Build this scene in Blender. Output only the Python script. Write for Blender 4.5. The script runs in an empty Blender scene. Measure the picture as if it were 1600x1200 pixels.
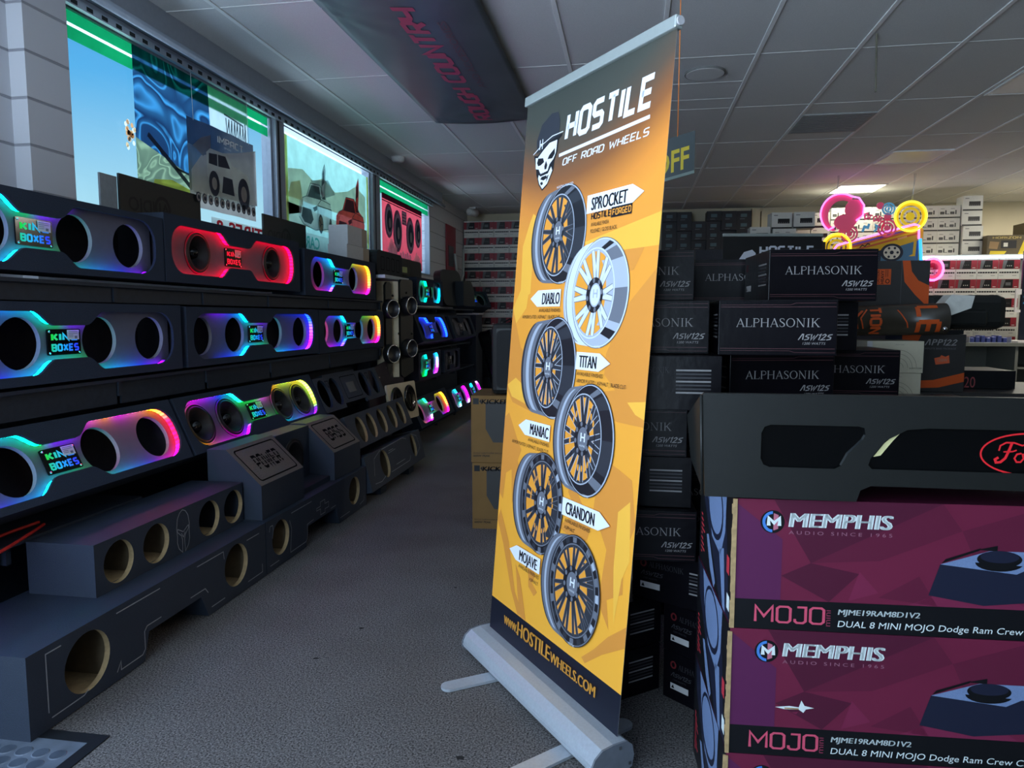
import bpy, bmesh, math, random, colorsys
from mathutils import Matrix, Vector, geometry
random.seed(7)
SC = bpy.context.scene
COL = SC.collection
R = math.radians
PI = math.pi

# ------------------------------------------------------------------ camera
cam = bpy.data.cameras.new('camera'); cam_o = bpy.data.objects.new('camera', cam); COL.objects.link(cam_o)
cam.sensor_fit = 'HORIZONTAL'; cam.sensor_width = 36.0; cam.lens = 36.0 * 1109 / 1600
cam.clip_start = 0.02
cam_o.location = (0, 0, 1.25); cam_o.rotation_euler = (R(90 - 5.409), 0, R(9.429))
SC.camera = cam_o

# ------------------------------------------------------------------ view + world
SC.view_settings.view_transform = 'Standard'; SC.view_settings.look = 'None'
SC.view_settings.gamma = 1; SC.view_settings.use_curve_mapping = False
SC.view_settings.exposure = 0.0
SC.cycles.max_bounces = 7; SC.cycles.diffuse_bounces = 3; SC.cycles.glossy_bounces = 3
SC.cycles.transmission_bounces = 4; SC.cycles.transparent_max_bounces = 12
SC.cycles.sample_clamp_indirect = 4.0
SC.cycles.caustics_reflective = False; SC.cycles.caustics_refractive = False

W = bpy.data.worlds.new('sky'); SC.world = W; W.use_nodes = True
nt = W.node_tree; nt.nodes.clear()
wo = nt.nodes.new('ShaderNodeOutputWorld'); wb = nt.nodes.new('ShaderNodeBackground')
wc = nt.nodes.new('ShaderNodeTexCoord'); wx = nt.nodes.new('ShaderNodeSeparateXYZ'); wr = nt.nodes.new('ShaderNodeValToRGB')
nt.links.new(wc.outputs['Generated'], wx.inputs[0]); nt.links.new(wx.outputs['Z'], wr.inputs[0])
nt.links.new(wr.outputs[0], wb.inputs[0]); nt.links.new(wb.outputs[0], wo.inputs[0])
wb.inputs[1].default_value = 1.0
cr = wr.color_ramp
cr.elements[0].position = 0.0; cr.elements[0].color = (3.9, 4.8, 6.0, 1)  # below the horizon: unseen ground glow, brightened to light ceiling and posters
cr.elements[1].position = 1.0; cr.elements[1].color = (.02, .16, .55, 1)
for p, c in ((0.02, (.62, .86, .95, 1)), (0.14, (.46, .80, .97, 1)), (0.28, (.12, .50, .92, 1)), (0.42, (.05, .33, .80, 1))):
    e = cr.elements.new(p); e.color = c

def area(name, loc, rot, sx, sy, power, color, portal=False, spread=None):
    l = bpy.data.lights.new(name, 'AREA'); l.shape = 'RECTANGLE'; l.size = sx; l.size_y = sy
    l.energy = power; l.color = color
    if portal: l.cycles.is_portal = True
    if spread: l.spread = spread
    o = bpy.data.objects.new(name, l); COL.objects.link(o); o.location = loc; o.rotation_euler = rot
    return o
# daylight through the glazed shop front (normal +Y) and the big side window beside the viewer (normal +X)
area('storefront_daylight', (-1.3, -2.41, 1.45), (R(90), 0, 0), 2.2, 2.3, 98, (.60, .80, 1.0))
area('side_window_daylight', (-2.70, -.45, 1.58), (R(90), 0, R(-90)), 3.3, 2.1, 114, (.64, .82, 1.0))
# sky portals in the side windows (normal +X)
for i, (y0, y1) in enumerate(((3.07, 5.10), (5.24, 7.14), (7.36, 9.36))):
    area('window_sky', (-2.95, (y0 + y1) / 2, 2.26), (R(90), 0, R(-90)), y1 - y0, .95, 1, (1, 1, 1), portal=True)

# ------------------------------------------------------------------ colour + materials
def lin(c):
    out = []
    for v in c[:3]:
        v = v / 255.0
        out.append(v / 12.92 if v <= .04045 else ((v + .055) / 1.055) ** 2.4)
    return tuple(out)
MATS = {}
def mat(name, rgb, rough=.6, metal=0.0, spec=.4, var=.08, scale=40, bump=0.0, bscale=300, coat=0.0):
    """procedural surface: noise-varied base colour, optional noise bump. rgb is sRGB 0-255."""
    if name in MATS: return MATS[name]
    m = bpy.data.materials.new(name); m.use_nodes = True; t = m.node_tree
    b = t.nodes['Principled BSDF']
    b.inputs['Roughness'].default_value = rough; b.inputs['Metallic'].default_value = metal
    b.inputs['Specular IOR Level'].default_value = spec; b.inputs['Coat Weight'].default_value = coat
    L = lin(rgb); b.inputs['Base Color'].default_value = (*L, 1)
    if var or bump:
        tc = t.nodes.new('ShaderNodeTexCoord')
    if var:
        n = t.nodes.new('ShaderNodeTexNoise'); n.inputs['Scale'].default_value = scale; n.inputs['Detail'].default_value = 3
        t.links.new(tc.outputs['Object'], n.inputs['Vector'])
        r = t.nodes.new('ShaderNodeValToRGB')
        r.color_ramp.elements[0].position = .3; r.color_ramp.elements[1].position = .7
        r.color_ramp.elements[0].color = (*[v * (1 - var) for v in L], 1)
        r.color_ramp.elements[1].color = (*[min(1, v * (1 + var)) for v in L], 1)
        t.links.new(n.outputs['Fac'], r.inputs[0]); t.links.new(r.outputs[0], b.inputs['Base Color'])
    if bump:
        n2 = t.nodes.new('ShaderNodeTexNoise'); n2.inputs['Scale'].default_value = bscale; n2.inputs['Detail'].default_value = 2
        t.links.new(tc.outputs['Object'], n2.inputs['Vector'])
        bp = t.nodes.new('ShaderNodeBump'); bp.inputs['Strength'].default_value = bump; bp.inputs['Distance'].default_value = .004
        t.links.new(n2.outputs['Fac'], bp.inputs['Height']); t.links.new(bp.outputs[0], b.inputs['Normal'])
    MATS[name] = m
    return m
def emit(name, rgb, strength):
    if name in MATS: return MATS[name]
    m = bpy.data.materials.new(name); m.use_nodes = True; t = m.node_tree
    b = t.nodes['Principled BSDF']; L = lin(rgb)
    b.inputs['Base Color'].default_value = (*L, 1)
    b.inputs['Emission Color'].default_value = (*L, 1); b.inputs['Emission Strength'].default_value = strength
    MATS[name] = m
    return m
def led_mat():
    if 'led_strip' in MATS: return MATS['led_strip']
    m = bpy.data.materials.new('led_strip'); m.use_nodes = True; t = m.node_tree
    b = t.nodes['Principled BSDF']; a = t.nodes.new('ShaderNodeAttribute'); a.attribute_name = 'led'
    b.inputs['Base Color'].default_value = (.05, .05, .05, 1)
    t.links.new(a.outputs['Color'], b.inputs['Emission Color']); b.inputs['Emission Strength'].default_value = LED_POWER
    MATS['led_strip'] = m
    return m
LED_POWER = 11.0
def film(name, rgb, trans=.85, rough=.6, alpha=1.0):
    """thin printed film: part diffuse, part light let through from behind."""
    if name in MATS: return MATS[name]
    m = bpy.data.materials.new(name); m.use_nodes = True; t = m.node_tree; t.nodes.clear()
    o = t.nodes.new('ShaderNodeOutputMaterial'); d = t.nodes.new('ShaderNodeBsdfDiffuse'); tr = t.nodes.new('ShaderNodeBsdfTranslucent')
    mx = t.nodes.new('ShaderNodeMixShader'); mx.inputs[0].default_value = trans
    n = t.nodes.new('ShaderNodeTexNoise'); n.inputs['Scale'].default_value = 9
    tc = t.nodes.new('ShaderNodeTexCoord'); t.links.new(tc.outputs['Object'], n.inputs['Vector'])
    r = t.nodes.new('ShaderNodeValToRGB'); L = lin(rgb)
    r.color_ramp.elements[0].position = .3; r.color_ramp.elements[1].position = .7
    r.color_ramp.elements[0].color = (*[v * .9 for v in L], 1); r.color_ramp.elements[1].color = (*[min(1, v * 1.1) for v in L], 1)
    t.links.new(n.outputs['Fac'], r.inputs[0])
    for s in (d, tr): t.links.new(r.outputs[0], s.inputs['Color'])
    t.links.new(d.outputs[0], mx.inputs[1]); t.links.new(tr.outputs[0], mx.inputs[2])
    if alpha < 1:
        tp = t.nodes.new('ShaderNodeBsdfTransparent'); m2 = t.nodes.new('ShaderNodeMixShader'); m2.inputs[0].default_value = alpha
        t.links.new(r.outputs[0], tp.inputs['Color'])
        t.links.new(tp.outputs[0], m2.inputs[1]); t.links.new(mx.outputs[0], m2.inputs[2]); t.links.new(m2.outputs[0], o.inputs[0])
    else:
        t.links.new(mx.outputs[0], o.inputs[0])
    MATS[name] = m
    return m
def swirl_film(name, dark, light, scale):
    """printed film with swirling contour line-work, lit from both sides"""
    m = bpy.data.materials.new(name); m.use_nodes = True; t = m.node_tree; t.nodes.clear()
    o = t.nodes.new('ShaderNodeOutputMaterial'); d = t.nodes.new('ShaderNodeBsdfDiffuse'); tr = t.nodes.new('ShaderNodeBsdfTranslucent')
    mx = t.nodes.new('ShaderNodeMixShader'); mx.inputs[0].default_value = .8
    tc = t.nodes.new('ShaderNodeTexCoord'); w = t.nodes.new('ShaderNodeTexNoise'); w.inputs['Scale'].default_value = scale
    w.inputs['Detail'].default_value = .6; w.inputs['Distortion'].default_value = 1.6
    t.links.new(tc.outputs['Object'], w.inputs['Vector'])
    r = t.nodes.new('ShaderNodeValToRGB'); e = r.color_ramp.elements
    e[0].position = .0; e[0].color = (*lin(dark), 1); e[1].position = 1; e[1].color = (*lin(light), 1)
    for p, k in ((.34, .05), (.38, .75), (.41, .2), (.47, .0), (.49, .9), (.51, .45), (.53, .05), (.6, .15), (.62, .8), (.65, .1)):
        x = e.new(p); x.color = (*[a * (1 - k) + b * k for a, b in zip(lin(dark), lin(light))], 1)
    t.links.new(w.outputs['Fac'], r.inputs[0])
    for s in (d, tr): t.links.new(r.outputs[0], s.inputs['Color'])
    t.links.new(d.outputs[0], mx.inputs[1]); t.links.new(tr.outputs[0], mx.inputs[2]); t.links.new(mx.outputs[0], o.inputs[0])
    return m
def glass_mat():
    if 'pane' in MATS: return MATS['pane']
    m = bpy.data.materials.new('window_glass'); m.use_nodes = True; t = m.node_tree; t.nodes.clear()
    o = t.nodes.new('ShaderNodeOutputMaterial'); a = t.nodes.new('ShaderNodeBsdfTransparent'); g = t.nodes.new('ShaderNodeBsdfGlossy')
    a.inputs[0].default_value = (.93, .97, .98, 1); g.inputs['Roughness'].default_value = .02
    lw = t.nodes.new('ShaderNodeLayerWeight'); lw.inputs[0].default_value = .5
    pw = t.nodes.new('ShaderNodeMath'); pw.operation = 'POWER'; pw.inputs[1].default_value = 5; t.links.new(lw.outputs['Facing'], pw.inputs[0])
    f = t.nodes.new('ShaderNodeMath'); f.operation = 'MULTIPLY_ADD'; f.inputs[1].default_value = .5; f.inputs[2].default_value = .02; t.links.new(pw.outputs[0], f.inputs[0])
    mx = t.nodes.new('ShaderNodeMixShader')
    t.links.new(f.outputs[0], mx.inputs[0]); t.links.new(a.outputs[0], mx.inputs[1]); t.links.new(g.outputs[0], mx.inputs[2]); t.links.new(mx.outputs[0], o.inputs[0])
    MATS['pane'] = m
    return m

# ------------------------------------------------------------------ objects
def tag(o, label=None, cat=None, group=None, kind=None):
    if label: o['label'] = label
    if cat: o['category'] = cat
    if group: o['group'] = group
    if kind: o['kind'] = kind
    return o
def thing(name, label, cat, loc=(0, 0, 0), rot=(0, 0, 0), group=None):
    o = bpy.data.objects.new(name, None); COL.objects.link(o); o.empty_display_size = .1
    o.location = loc; o.rotation_euler = rot if not isinstance(rot, (int, float)) else (0, 0, rot)
    return tag(o, label, cat, group)
def copy_tree(o, parent=None):
    c = o.copy(); COL.objects.link(c); c.parent = parent
    for ch in o.children: copy_tree(ch, c)
    return c
def dup(o, label, loc, rot=None, group=None):
    c = copy_tree(o); c.location = loc; c['label'] = label
    if rot is not None: c.rotation_euler = rot if not isinstance(rot, (int, float)) else (0, 0, rot)
    if group: c['group'] = group
    return c

class MB:
    """collects faces; local frame: front looks along -Y, X runs to the viewer's right, Z up."""
    def __init__(s): s.v = []; s.f = []; s.mi = []; s.mats = []; s.M = None; s.col = {}; s.smooth = set()
    def m(s, m):
        if m not in s.mats: s.mats.append(m)
        return s.mats.index(m)
    def av(s, p):
        p = Vector(p)
        if s.M is not None: p = s.M @ p
        s.v.append(p); return len(s.v) - 1
    def face(s, idx, m, smooth=False):
        s.f.append(tuple(idx)); s.mi.append(s.m(m))
        if smooth: s.smooth.add(len(s.f) - 1)
        return len(s.f) - 1
    def quad(s, a, b, c, d, m): return s.face([s.av(p) for p in (a, b, c, d)], m)
    def box(s, x0, x1, y0, y1, z0, z1, m, front=None, top=None, skip=''):
        p = [s.av(q) for q in ((x0, y0, z0), (x1, y0, z0), (x1, y1, z0), (x0, y1, z0), (x0, y0, z1), (x1, y0, z1), (x1, y1, z1), (x0, y1, z1))]
        for k, f in (('f', (0, 1, 5, 4)), ('r', (1, 2, 6, 5)), ('b', (2, 3, 7, 6)), ('l', (3, 0, 4, 7)), ('t', (4, 5, 6, 7)), ('d', (3, 2, 1, 0))):
            if k in skip: continue
            s.face([p[i] for i in f], (front if k == 'f' and front else top if k == 't' and top else m))
        return s
    def rbox(s, x0, x1, y0, y1, z0, z1, m, c=.006):
        """box with chamfered edges"""
        bm = bmesh.new(); bmesh.ops.create_cube(bm, size=1)
        for v in bm.verts: v.co = Vector((x0 + (v.co.x + .5) * (x1 - x0), y0 + (v.co.y + .5) * (y1 - y0), z0 + (v.co.z + .5) * (z1 - z0)))
        bmesh.ops.bevel(bm, geom=bm.edges[:], offset=c, segments=2, profile=.5, affect='EDGES')
        s.add_bm(bm, m); return s
    def add_bm(s, bm, m, smooth=False):
        off = {}
        for v in bm.verts: off[v] = s.av(v.co)
        for f in bm.faces: s.face([off[v] for v in f.verts], m, smooth)
        bm.free()
    def poly(s, pts, m, y=0.0, holes=()):
        loops = [list(pts)] + [list(h) for h in holes]
        flat = [p for l in loops for p in l]
        if not holes and len(pts) <= 4 and convex(pts):
            idx = [s.av((p[0], y, p[1])) for p in (pts if area2(pts) > 0 else pts[::-1])]
            s.face(idx, m); return
        tris = geometry.tessellate_polygon([[Vector((p[0], p[1], 0)) for p in l] for l in loops])
        ids = [s.av((p[0], y, p[1])) for p in flat]
        for t in tris:
            a = area2([flat[i] for i in t])
            if abs(a) < 1e-12: continue
            s.face([ids[i] for i in (t if a > 0 else t[::-1])], m)
    def plate(s, pts, m, y0, y1, holes=(), edge=None, hole_edge=None, back=True):
        s.poly(pts, m, y0, holes)
        if back:
            n0 = len(s.f); s.poly(pts, m, y1, holes)
            for i in range(n0, len(s.f)): s.f[i] = s.f[i][::-1]
        for k, l in enumerate([pts] + list(holes)):
            s.wall(l, y0, y1, (edge or m) if k == 0 else (hole_edge or edge or m), inward=(k > 0))
    def wall(s, loop, y0, y1, m, inward=False, smooth=False):
        l = loop if (area2(loop) > 0) != inward else loop[::-1]
        a = [s.av((p[0], y0, p[1])) for p in l]; b = [s.av((p[0], y1, p[1])) for p in l]
        n = len(l)
        for i in range(n):
            j = (i + 1) % n
            s.face((a[j], a[i], b[i], b[j]), m, smooth)
    def ribbon(s, loop, y0, y1, m, colfun):
        """LED tape on the inside of a loop; one colour per face."""
        l = loop if area2(loop) < 0 else loop[::-1]
        # resample into LED pitch pieces
        pts = []
        n = len(l); acc = 0
        for i in range(n):
            p = Vector(l[i]); q = Vector(l[(i + 1) % n]); d = (q - p).length
            k = max(1, int(round(d / .012)))
            for j in range(k): pts.append(p.lerp(q, j / k))
        n = len(pts)
        a = [s.av((p[0], y0, p[1])) for p in pts]; b = [s.av((p[0], y1, p[1])) for p in pts]
        for i in range(n):
            j = (i + 1) % n
            c = colfun((pts[i] + pts[j]) / 2)
            if c is None or max(c) < .004: continue
            f = s.face((a[j], a[i], b[i], b[j]), m)
            k = 1.5 if i % 2 else .7
            s.col[f] = (c[0] * k, c[1] * k, c[2] * k)
    def tube(s, pts, r, m, n=8, closed=False, caps=True):
        pts = [Vector(p) for p in pts]; N = len(pts); rings = []
        up = Vector((0, 0, 1)); pn = None
        for i in range(N):
            if closed: d = (pts[(i + 1) % N] - pts[i - 1])
            else: d = pts[min(i + 1, N - 1)] - pts[max(i - 1, 0)]
            d = d.normalized() if d.length > 1e-9 else Vector((0, 0, 1))
            if pn is None: pn = d.orthogonal().normalized()
            else:
                pn = pn - d * pn.dot(d)
                pn = pn.normalized() if pn.length > 1e-6 else d.orthogonal().normalized()
            q = d.cross(pn)
            rr = r[i] if isinstance(r, (list, tuple)) else r
            rings.append([s.av(pts[i] + (pn * math.cos(2 * PI * k / n) + q * math.sin(2 * PI * k / n)) * rr) for k in range(n)])
        for i in range(N if closed else N - 1):
            A = rings[i]; B = rings[(i + 1) % N]
            for k in range(n): s.face((A[k], A[(k + 1) % n], B[(k + 1) % n], B[k]), m, True)
        if caps and not closed:
            s.face(rings[0][::-1], m); s.face(rings[-1], m)
    def lathe(s, prof, cx, cz, m, n=32, smooth=True, sx=1.0, sz=1.0):
        """prof: (radius, y) pairs, turned about the Y axis through (cx, cz)."""
        rings = []
        for r, y in prof:
            if r < 1e-6: rings.append([s.av((cx, y, cz))])
            else: rings.append([s.av((cx + r * sx * math.cos(2 * PI * k / n), y, cz + r * sz * math.sin(2 * PI * k / n))) for k in range(n)])
        for A, B in zip(rings, rings[1:]):
            if len(A) == 1 and len(B) == 1: continue
            for k in range(n):
                j = (k + 1) % n
                if len(A) == 1: s.face((A[0], B[j], B[k]), m, smooth)
                elif len(B) == 1: s.face((A[k], A[j], B[0]), m, smooth)
                else: s.face((A[k], A[j], B[j], B[k]), m, smooth)
    def build(s, name, parent=None, loc=None, rot=None):
        me = bpy.data.meshes.new(name); me.from_pydata([tuple(v) for v in s.v], [], s.f)
        for m in s.mats: me.materials.append(m)
        me.polygons.foreach_set('material_index', s.mi)
        if s.smooth:
            fl = [i in s.smooth for i in range(len(s.f))]; me.polygons.foreach_set('use_smooth', fl)
        if s.col:
            at = me.attributes.new('led', 'FLOAT_COLOR', 'CORNER')
            for i, c in s.col.items():
                p = me.polygons[i]
                for li in p.loop_indices: at.data[li].color = (*c, 1)
        me.update()
        o = bpy.data.objects.new(name, me); COL.objects.link(o)
        if parent: o.parent = parent
        if loc: o.location = loc
        if rot: o.rotation_euler = rot
        return o

def area2(p): return sum(p[i][0] * p[(i + 1) % len(p)][1] - p[(i + 1) % len(p)][0] * p[i][1] for i in range(len(p))) / 2
def convex(p):
    n = len(p); sg = 0
    for i in range(n):
        a, b, c = p[i], p[(i + 1) % n], p[(i + 2) % n]
        z = (b[0] - a[0]) * (c[1] - b[1]) - (b[1] - a[1]) * (c[0] - b[0])
        if abs(z) < 1e-12: continue
        if sg == 0: sg = z
        elif sg * z < 0: return False
    return True
def rect(x0, x1, z0, z1): return [(x0, z0), (x1, z0), (x1, z1), (x0, z1)]
def rrect(x0, x1, z0, z1, r, n=5):
    out = []
    for cx, cz, a0 in ((x1 - r, z0 + r, -90), (x1 - r, z1 - r, 0), (x0 + r, z1 - r, 90), (x0 + r, z0 + r, 180)):
        for k in range(n + 1):
            a = R(a0 + 90 * k / n); out.append((cx + r * math.cos(a), cz + r * math.sin(a)))
    return out
def ell(cx, cz, rx, rz, n=32, a0=0, a1=360):
    full = a1 - a0 >= 360
    return [(cx + rx * math.cos(R(a0 + (a1 - a0) * k / (n if full else n - 1))), cz + rz * math.sin(R(a0 + (a1 - a0) * k / (n if full else n - 1)))) for k in range(n)]
def hull(pts):
    pts = sorted(set(pts)); lo = []; up = []
    for src, h in ((pts, lo), (pts[::-1], up)):
        for p in src:
            while len(h) > 1 and (h[-1][0] - h[-2][0]) * (p[1] - h[-2][1]) - (h[-1][1] - h[-2][1]) * (p[0] - h[-2][0]) <= 0: h.pop()
            h.append(p)
    return lo[:-1] + up[:-1]

# ------------------------------------------------------------------ lettering
def stroke(mb, pts, w, m, y, f=lambda p: p, closed=False):
    """a flat pen stroke with mitred joints; f maps glyph coordinates to the face."""
    P = [Vector(p) for p in pts]; n = len(P)
    L = []; Rr = []
    for i in range(n):
        if closed: a, b = P[i - 1], P[(i + 1) % n]
        else: a, b = P[max(i - 1, 0)], P[min(i + 1, n - 1)]
        d1 = (P[i] - a); d2 = (b - P[i])
        if d1.length < 1e-9: d1 = d2
        if d2.length < 1e-9: d2 = d1
        d1 = d1.normalized(); d2 = d2.normalized()
        t = (d1 + d2)
        t = t.normalized() if t.length > 1e-6 else d1
        nn = Vector((-t.y, t.x)); k = 1 / max(.45, abs(nn.dot(Vector((-d1.y, d1.x)))))
        ww = (w[i] if isinstance(w, (list, tuple)) else w) / 2
        L.append(P[i] + nn * ww * k); Rr.append(P[i] - nn * ww * k)
    for i in range(n if closed else n - 1):
        j = (i + 1) % n
        q = [f(tuple(Rr[i])), f(tuple(Rr[j])), f(tuple(L[j])), f(tuple(L[i]))]
        if area2(q) < 0: q = q[::-1]
        mb.face([mb.av((p[0], y, p[1])) for p in q], m)
# squared techno capitals: unit height, x advance; corners clipped
def _o(w=.62, c=.12): return [(c, 0), (w - c, 0), (w, c), (w, 1 - c), (w - c, 1), (c, 1), (0, 1 - c), (0, c)]
TECH = {
 'A': (.62, [([(0, 0), (0, .85), (.15, 1), (.62, 1), (.62, 0)], 0), ([(0, .42), (.62, .42)], 0)]),
 'B': (.62, [([(0, 0), (0, 1), (.52, 1), (.62, .9), (.62, .62), (.52, .52), (.62, .42), (.62, .1), (.52, 0), (0, 0)], 0), ([(0, .52), (.52, .52)], 0)]),
 'C': (.6, [([(.6, 1), (.12, 1), (0, .88), (0, .12), (.12, 0), (.6, 0)], 0)]),
 'D': (.62, [([(0, 0), (0, 1), (.45, 1), (.62, .83), (.62, .17), (.45, 0), (0, 0)], 0)]),
 'E': (.56, [([(.56, 1), (0, 1), (0, 0), (.56, 0)], 0), ([(0, .5), (.5, .5)], 0)]),
 'F': (.54, [([(.54, 1), (0, 1), (0, 0)], 0), ([(0, .5), (.48, .5)], 0)]),
 'G': (.6, [([(.6, 1), (.12, 1), (0, .88), (0, .12), (.12, 0), (.6, 0), (.6, .48), (.32, .48)], 0)]),
 'H': (.62, [([(0, 0), (0, 1)], 0), ([(.62, 0), (.62, 1)], 0), ([(0, .5), (.62, .5)], 0)]),
 'I': (.02, [([(0, 0), (0, 1)], 0)]),
 'J': (.5, [([(.1, 1), (.5, 1), (.5, .12), (.38, 0), (.1, 0), (0, .1), (0, .25)], 0)]),
 'K': (.6, [([(0, 0), (0, 1)], 0), ([(.58, 1), (.2, .52), (.6, 0)], 0), ([(0, .52), (.22, .52)], 0)]),
 'L': (.52, [([(0, 1), (0, 0), (.52, 0)], 0)]),
 'M': (.8, [([(0, 0), (0, 1), (.4, .35), (.8, 1), (.8, 0)], 0)]),
 'N': (.64, [([(0, 0), (0, 1), (.64, 0), (.64, 1)], 0)]),
 'O': (.62, [(_o(), 1)]),
 'P': (.58, [([(0, 0), (0, 1), (.48, 1), (.58, .9), (.58, .52), (.48, .42), (0, .42)], 0)]),
 'Q': (.62, [(_o(), 1), ([(.4, .25), (.66, -.05)], 0)]),
 'R': (.6, [([(0, 0), (0, 1), (.5, 1), (.6, .9), (.6, .55), (.5, .45), (0, .45)], 0), ([(.3, .45), (.6, 0)], 0)]),
 'S': (.58, [([(.58, 1), (.12, 1), (0, .9), (0, .6), (.1, .5), (.48, .5), (.58, .4), (.58, .1), (.46, 0), (0, 0)], 0)]),
 'T': (.58, [([(0, 1), (.58, 1)], 0), ([(.29, 1), (.29, 0)], 0)]),
 'U': (.62, [([(0, 1), (0, .12), (.12, 0), (.5, 0), (.62, .12), (.62, 1)], 0)]),
 'V': (.64, [([(0, 1), (.32, 0), (.64, 1)], 0)]),
 'W': (.9, [([(0, 1), (.2, 0), (.45, .7), (.7, 0), (.9, 1)], 0)]),
 'X': (.62, [([(0, 0), (.62, 1)], 0), ([(0, 1), (.62, 0)], 0)]),
 'Y': (.62, [([(0, 1), (0, .55), (.12, .45), (.62, .45)], 0), ([(.62, 1), (.62, 0)], 0)]),
 'Z': (.6, [([(0, 1), (.6, 1), (0, 0), (.6, 0)], 0)]),
 '1': (.2, [([(0, .8), (.2, 1), (.2, 0)], 0)]),
 '2': (.58, [([(0, 1), (.48, 1), (.58, .9), (.58, .62), (.48, .5), (.1, .5), (0, .4), (0, 0), (.58, 0)], 0)]),
 '.': (.04, [([(0, 0), (0, .1)], 0)]),
 ' ': (.32, []), '|': (.02, [([(0, -.1), (0, 1.1)], 0)]), '&': (.6, [(_o(.5), 1)]),
}
# quick brush capitals
BRUSH = dict(TECH)
BRUSH.update({
 'A': (.62, [([(0, 0), (.3, 1), (.45, .98), (.58, .05)], 0)]),
 'S': (.5, [([(.55, .95), (.1, .85), (.02, .62), (.45, .42), (.42, .12), (-.05, .02)], 0)]),
 'W': (.8, [([(0, 1), (.12, .02), (.4, .75), (.48, .02), (.85, 1)], 0)]),
 '1': (.22, [([(0, .8), (.22, 1), (.14, 0)], 0)]),
 '2': (.55, [([(0, .78), (.3, 1), (.5, .82), (.35, .5), (0, .02), (.58, .06)], 0)]),
 'P': (.55, [([(.08, 0), (.1, 1), (.5, .95), (.55, .62), (.08, .48)], 0)]),
})
def word_width(txt, font, gap): return sum(font[c][0] + gap for c in txt) - gap
def tech(mb, txt, x, z, h, m, y, w=.14, gap=.3, sx=1.0, slant=0.0, width=None, font=TECH, mirror=False):
    """stroke lettering with its lower-left corner at (x, z)."""
    tot = word_width(txt, font, gap)
    if width: sx = width / (tot * h)
    cx = w / 2
    def mk(ox):
        def f(p):
            u = (ox + p[0]) * h * sx; v = (w / 2 + p[1] * (1 - w)) * h
            u += v * slant
            return ((x + tot * h * sx - u) if mirror else x + u, z + v)
        return f
    ox = cx
    for c in txt:
        adv, ss = font[c]
        for pts, closed in ss: stroke(mb, pts, w, m, y, mk(ox), bool(closed))
        ox += adv + gap
    return tot * h * sx
# open roman capitals with serifs
SERIF = {
 'A': (.74, [([(.06, 0), (.38, 1)], .045), ([(.36, 1), (.68, 0)], .1), ([(.17, .34), (.57, .34)], .04)], [(0, .16, 0), (.56, .8, 0)]),
 'L': (.6, [([(.13, 0), (.13, 1)], .1), ([(.1, .02), (.58, .02), (.6, .22)], .04)], [(.02, .26, 1), (.02, .2, 0)]),
 'P': (.6, [([(.13, 0), (.13, 1)], .1), ([(.13, .98), (.4, .98), (.54, .88), (.57, .74), (.54, .6), (.4, .5), (.13, .5)], .055)], [(.02, .28, 0), (.02, .2, 1)]),
 'H': (.82, [([(.13, 0), (.13, 1)], .1), ([(.69, 0), (.69, 1)], .1), ([(.13, .51), (.69, .51)], .04)], [(.02, .24, 0), (.02, .24, 1), (.58, .8, 0), (.58, .8, 1)]),
 'S': (.52, [([(.44, .76), (.42, .92), (.26, .99), (.1, .93), (.06, .78), (.14, .64), (.38, .44), (.47, .3), (.44, .1), (.27, .01), (.09, .07), (.05, .26)], [.03, .04, .05, .06, .08, .1, .11, .1, .07, .05, .05, .03])], []),
 'O': (.84, [], []),
 'N': (.84, [([(.12, 0), (.12, 1)], .04), ([(.1, 1), (.7, .0)], .1), ([(.7, 0), (.7, 1)], .04)], [(.02, .24, 0), (.0, .16, 1), (.58, .82, 1)]),
 'I': (.34, [([(.17, 0), (.17, 1)], .1)], [(.05, .29, 0), (.05, .29, 1)]),
 'K': (.78, [([(.13, 0), (.13, 1)], .1), ([(.16, .42), (.62, 1)], .045), ([(.3, .58), (.68, 0)], .1)], [(.02, .24, 0), (.02, .24, 1), (.5, .76, 1), (.56, .8, 0)]),
}
def serif(mb, txt, x, z, h, m, y, width=None, gap=.08):
    tot = sum(SERIF[c][0] + gap for c in txt) - gap
    sx = (width / tot) if width else h
    ox = 0
    for c in txt:
        adv, ss, sf = SERIF[c]
        f = lambda p, o=ox: (x + (o + p[0]) * sx, z + p[1] * h)
        for pts, w in ss: stroke(mb, pts, w, m, y, f)
        for a, b, t in sf: stroke(mb, [(a, t * .98 + .01), (b, t * .98 + .01)], .035, m, y, f)
        if c == 'O':
            mb.poly([f(p) for p in ell(.42, .5, .4, .51, 24)], m, y, [[f(p) for p in ell(.42, .5, .3, .465, 24)]])
        ox += adv + gap
_FC = {}
def font_tris(txt, off=0.0):
    k = (txt, off)
    if k not in _FC:
        cu = bpy.data.curves.new('lettering', 'FONT'); cu.body = txt; cu.size = 1; cu.resolution_u = 3; cu.offset = off
        o = bpy.data.objects.new('lettering', cu); COL.objects.link(o)
        dg = bpy.context.evaluated_depsgraph_get(); me = bpy.data.meshes.new_from_object(o.evaluated_get(dg))
        me.calc_loop_triangles()
        v = [(p.co.x, p.co.y) for p in me.vertices]; t = [tuple(q.vertices) for q in me.loop_triangles]
        bpy.data.objects.remove(o); bpy.data.curves.remove(cu); bpy.data.meshes.remove(me)
        _FC[k] = (v, t)
    return _FC[k]
def btext(mb, txt, x, z, h, m, y, d=.0012, **k):
    """heavier lettering: the same outline laid down three times, a hair apart"""
    for i in (-1, 0, 1): text(mb, txt, x + i * d, z, h, m, y, **k)
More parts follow.
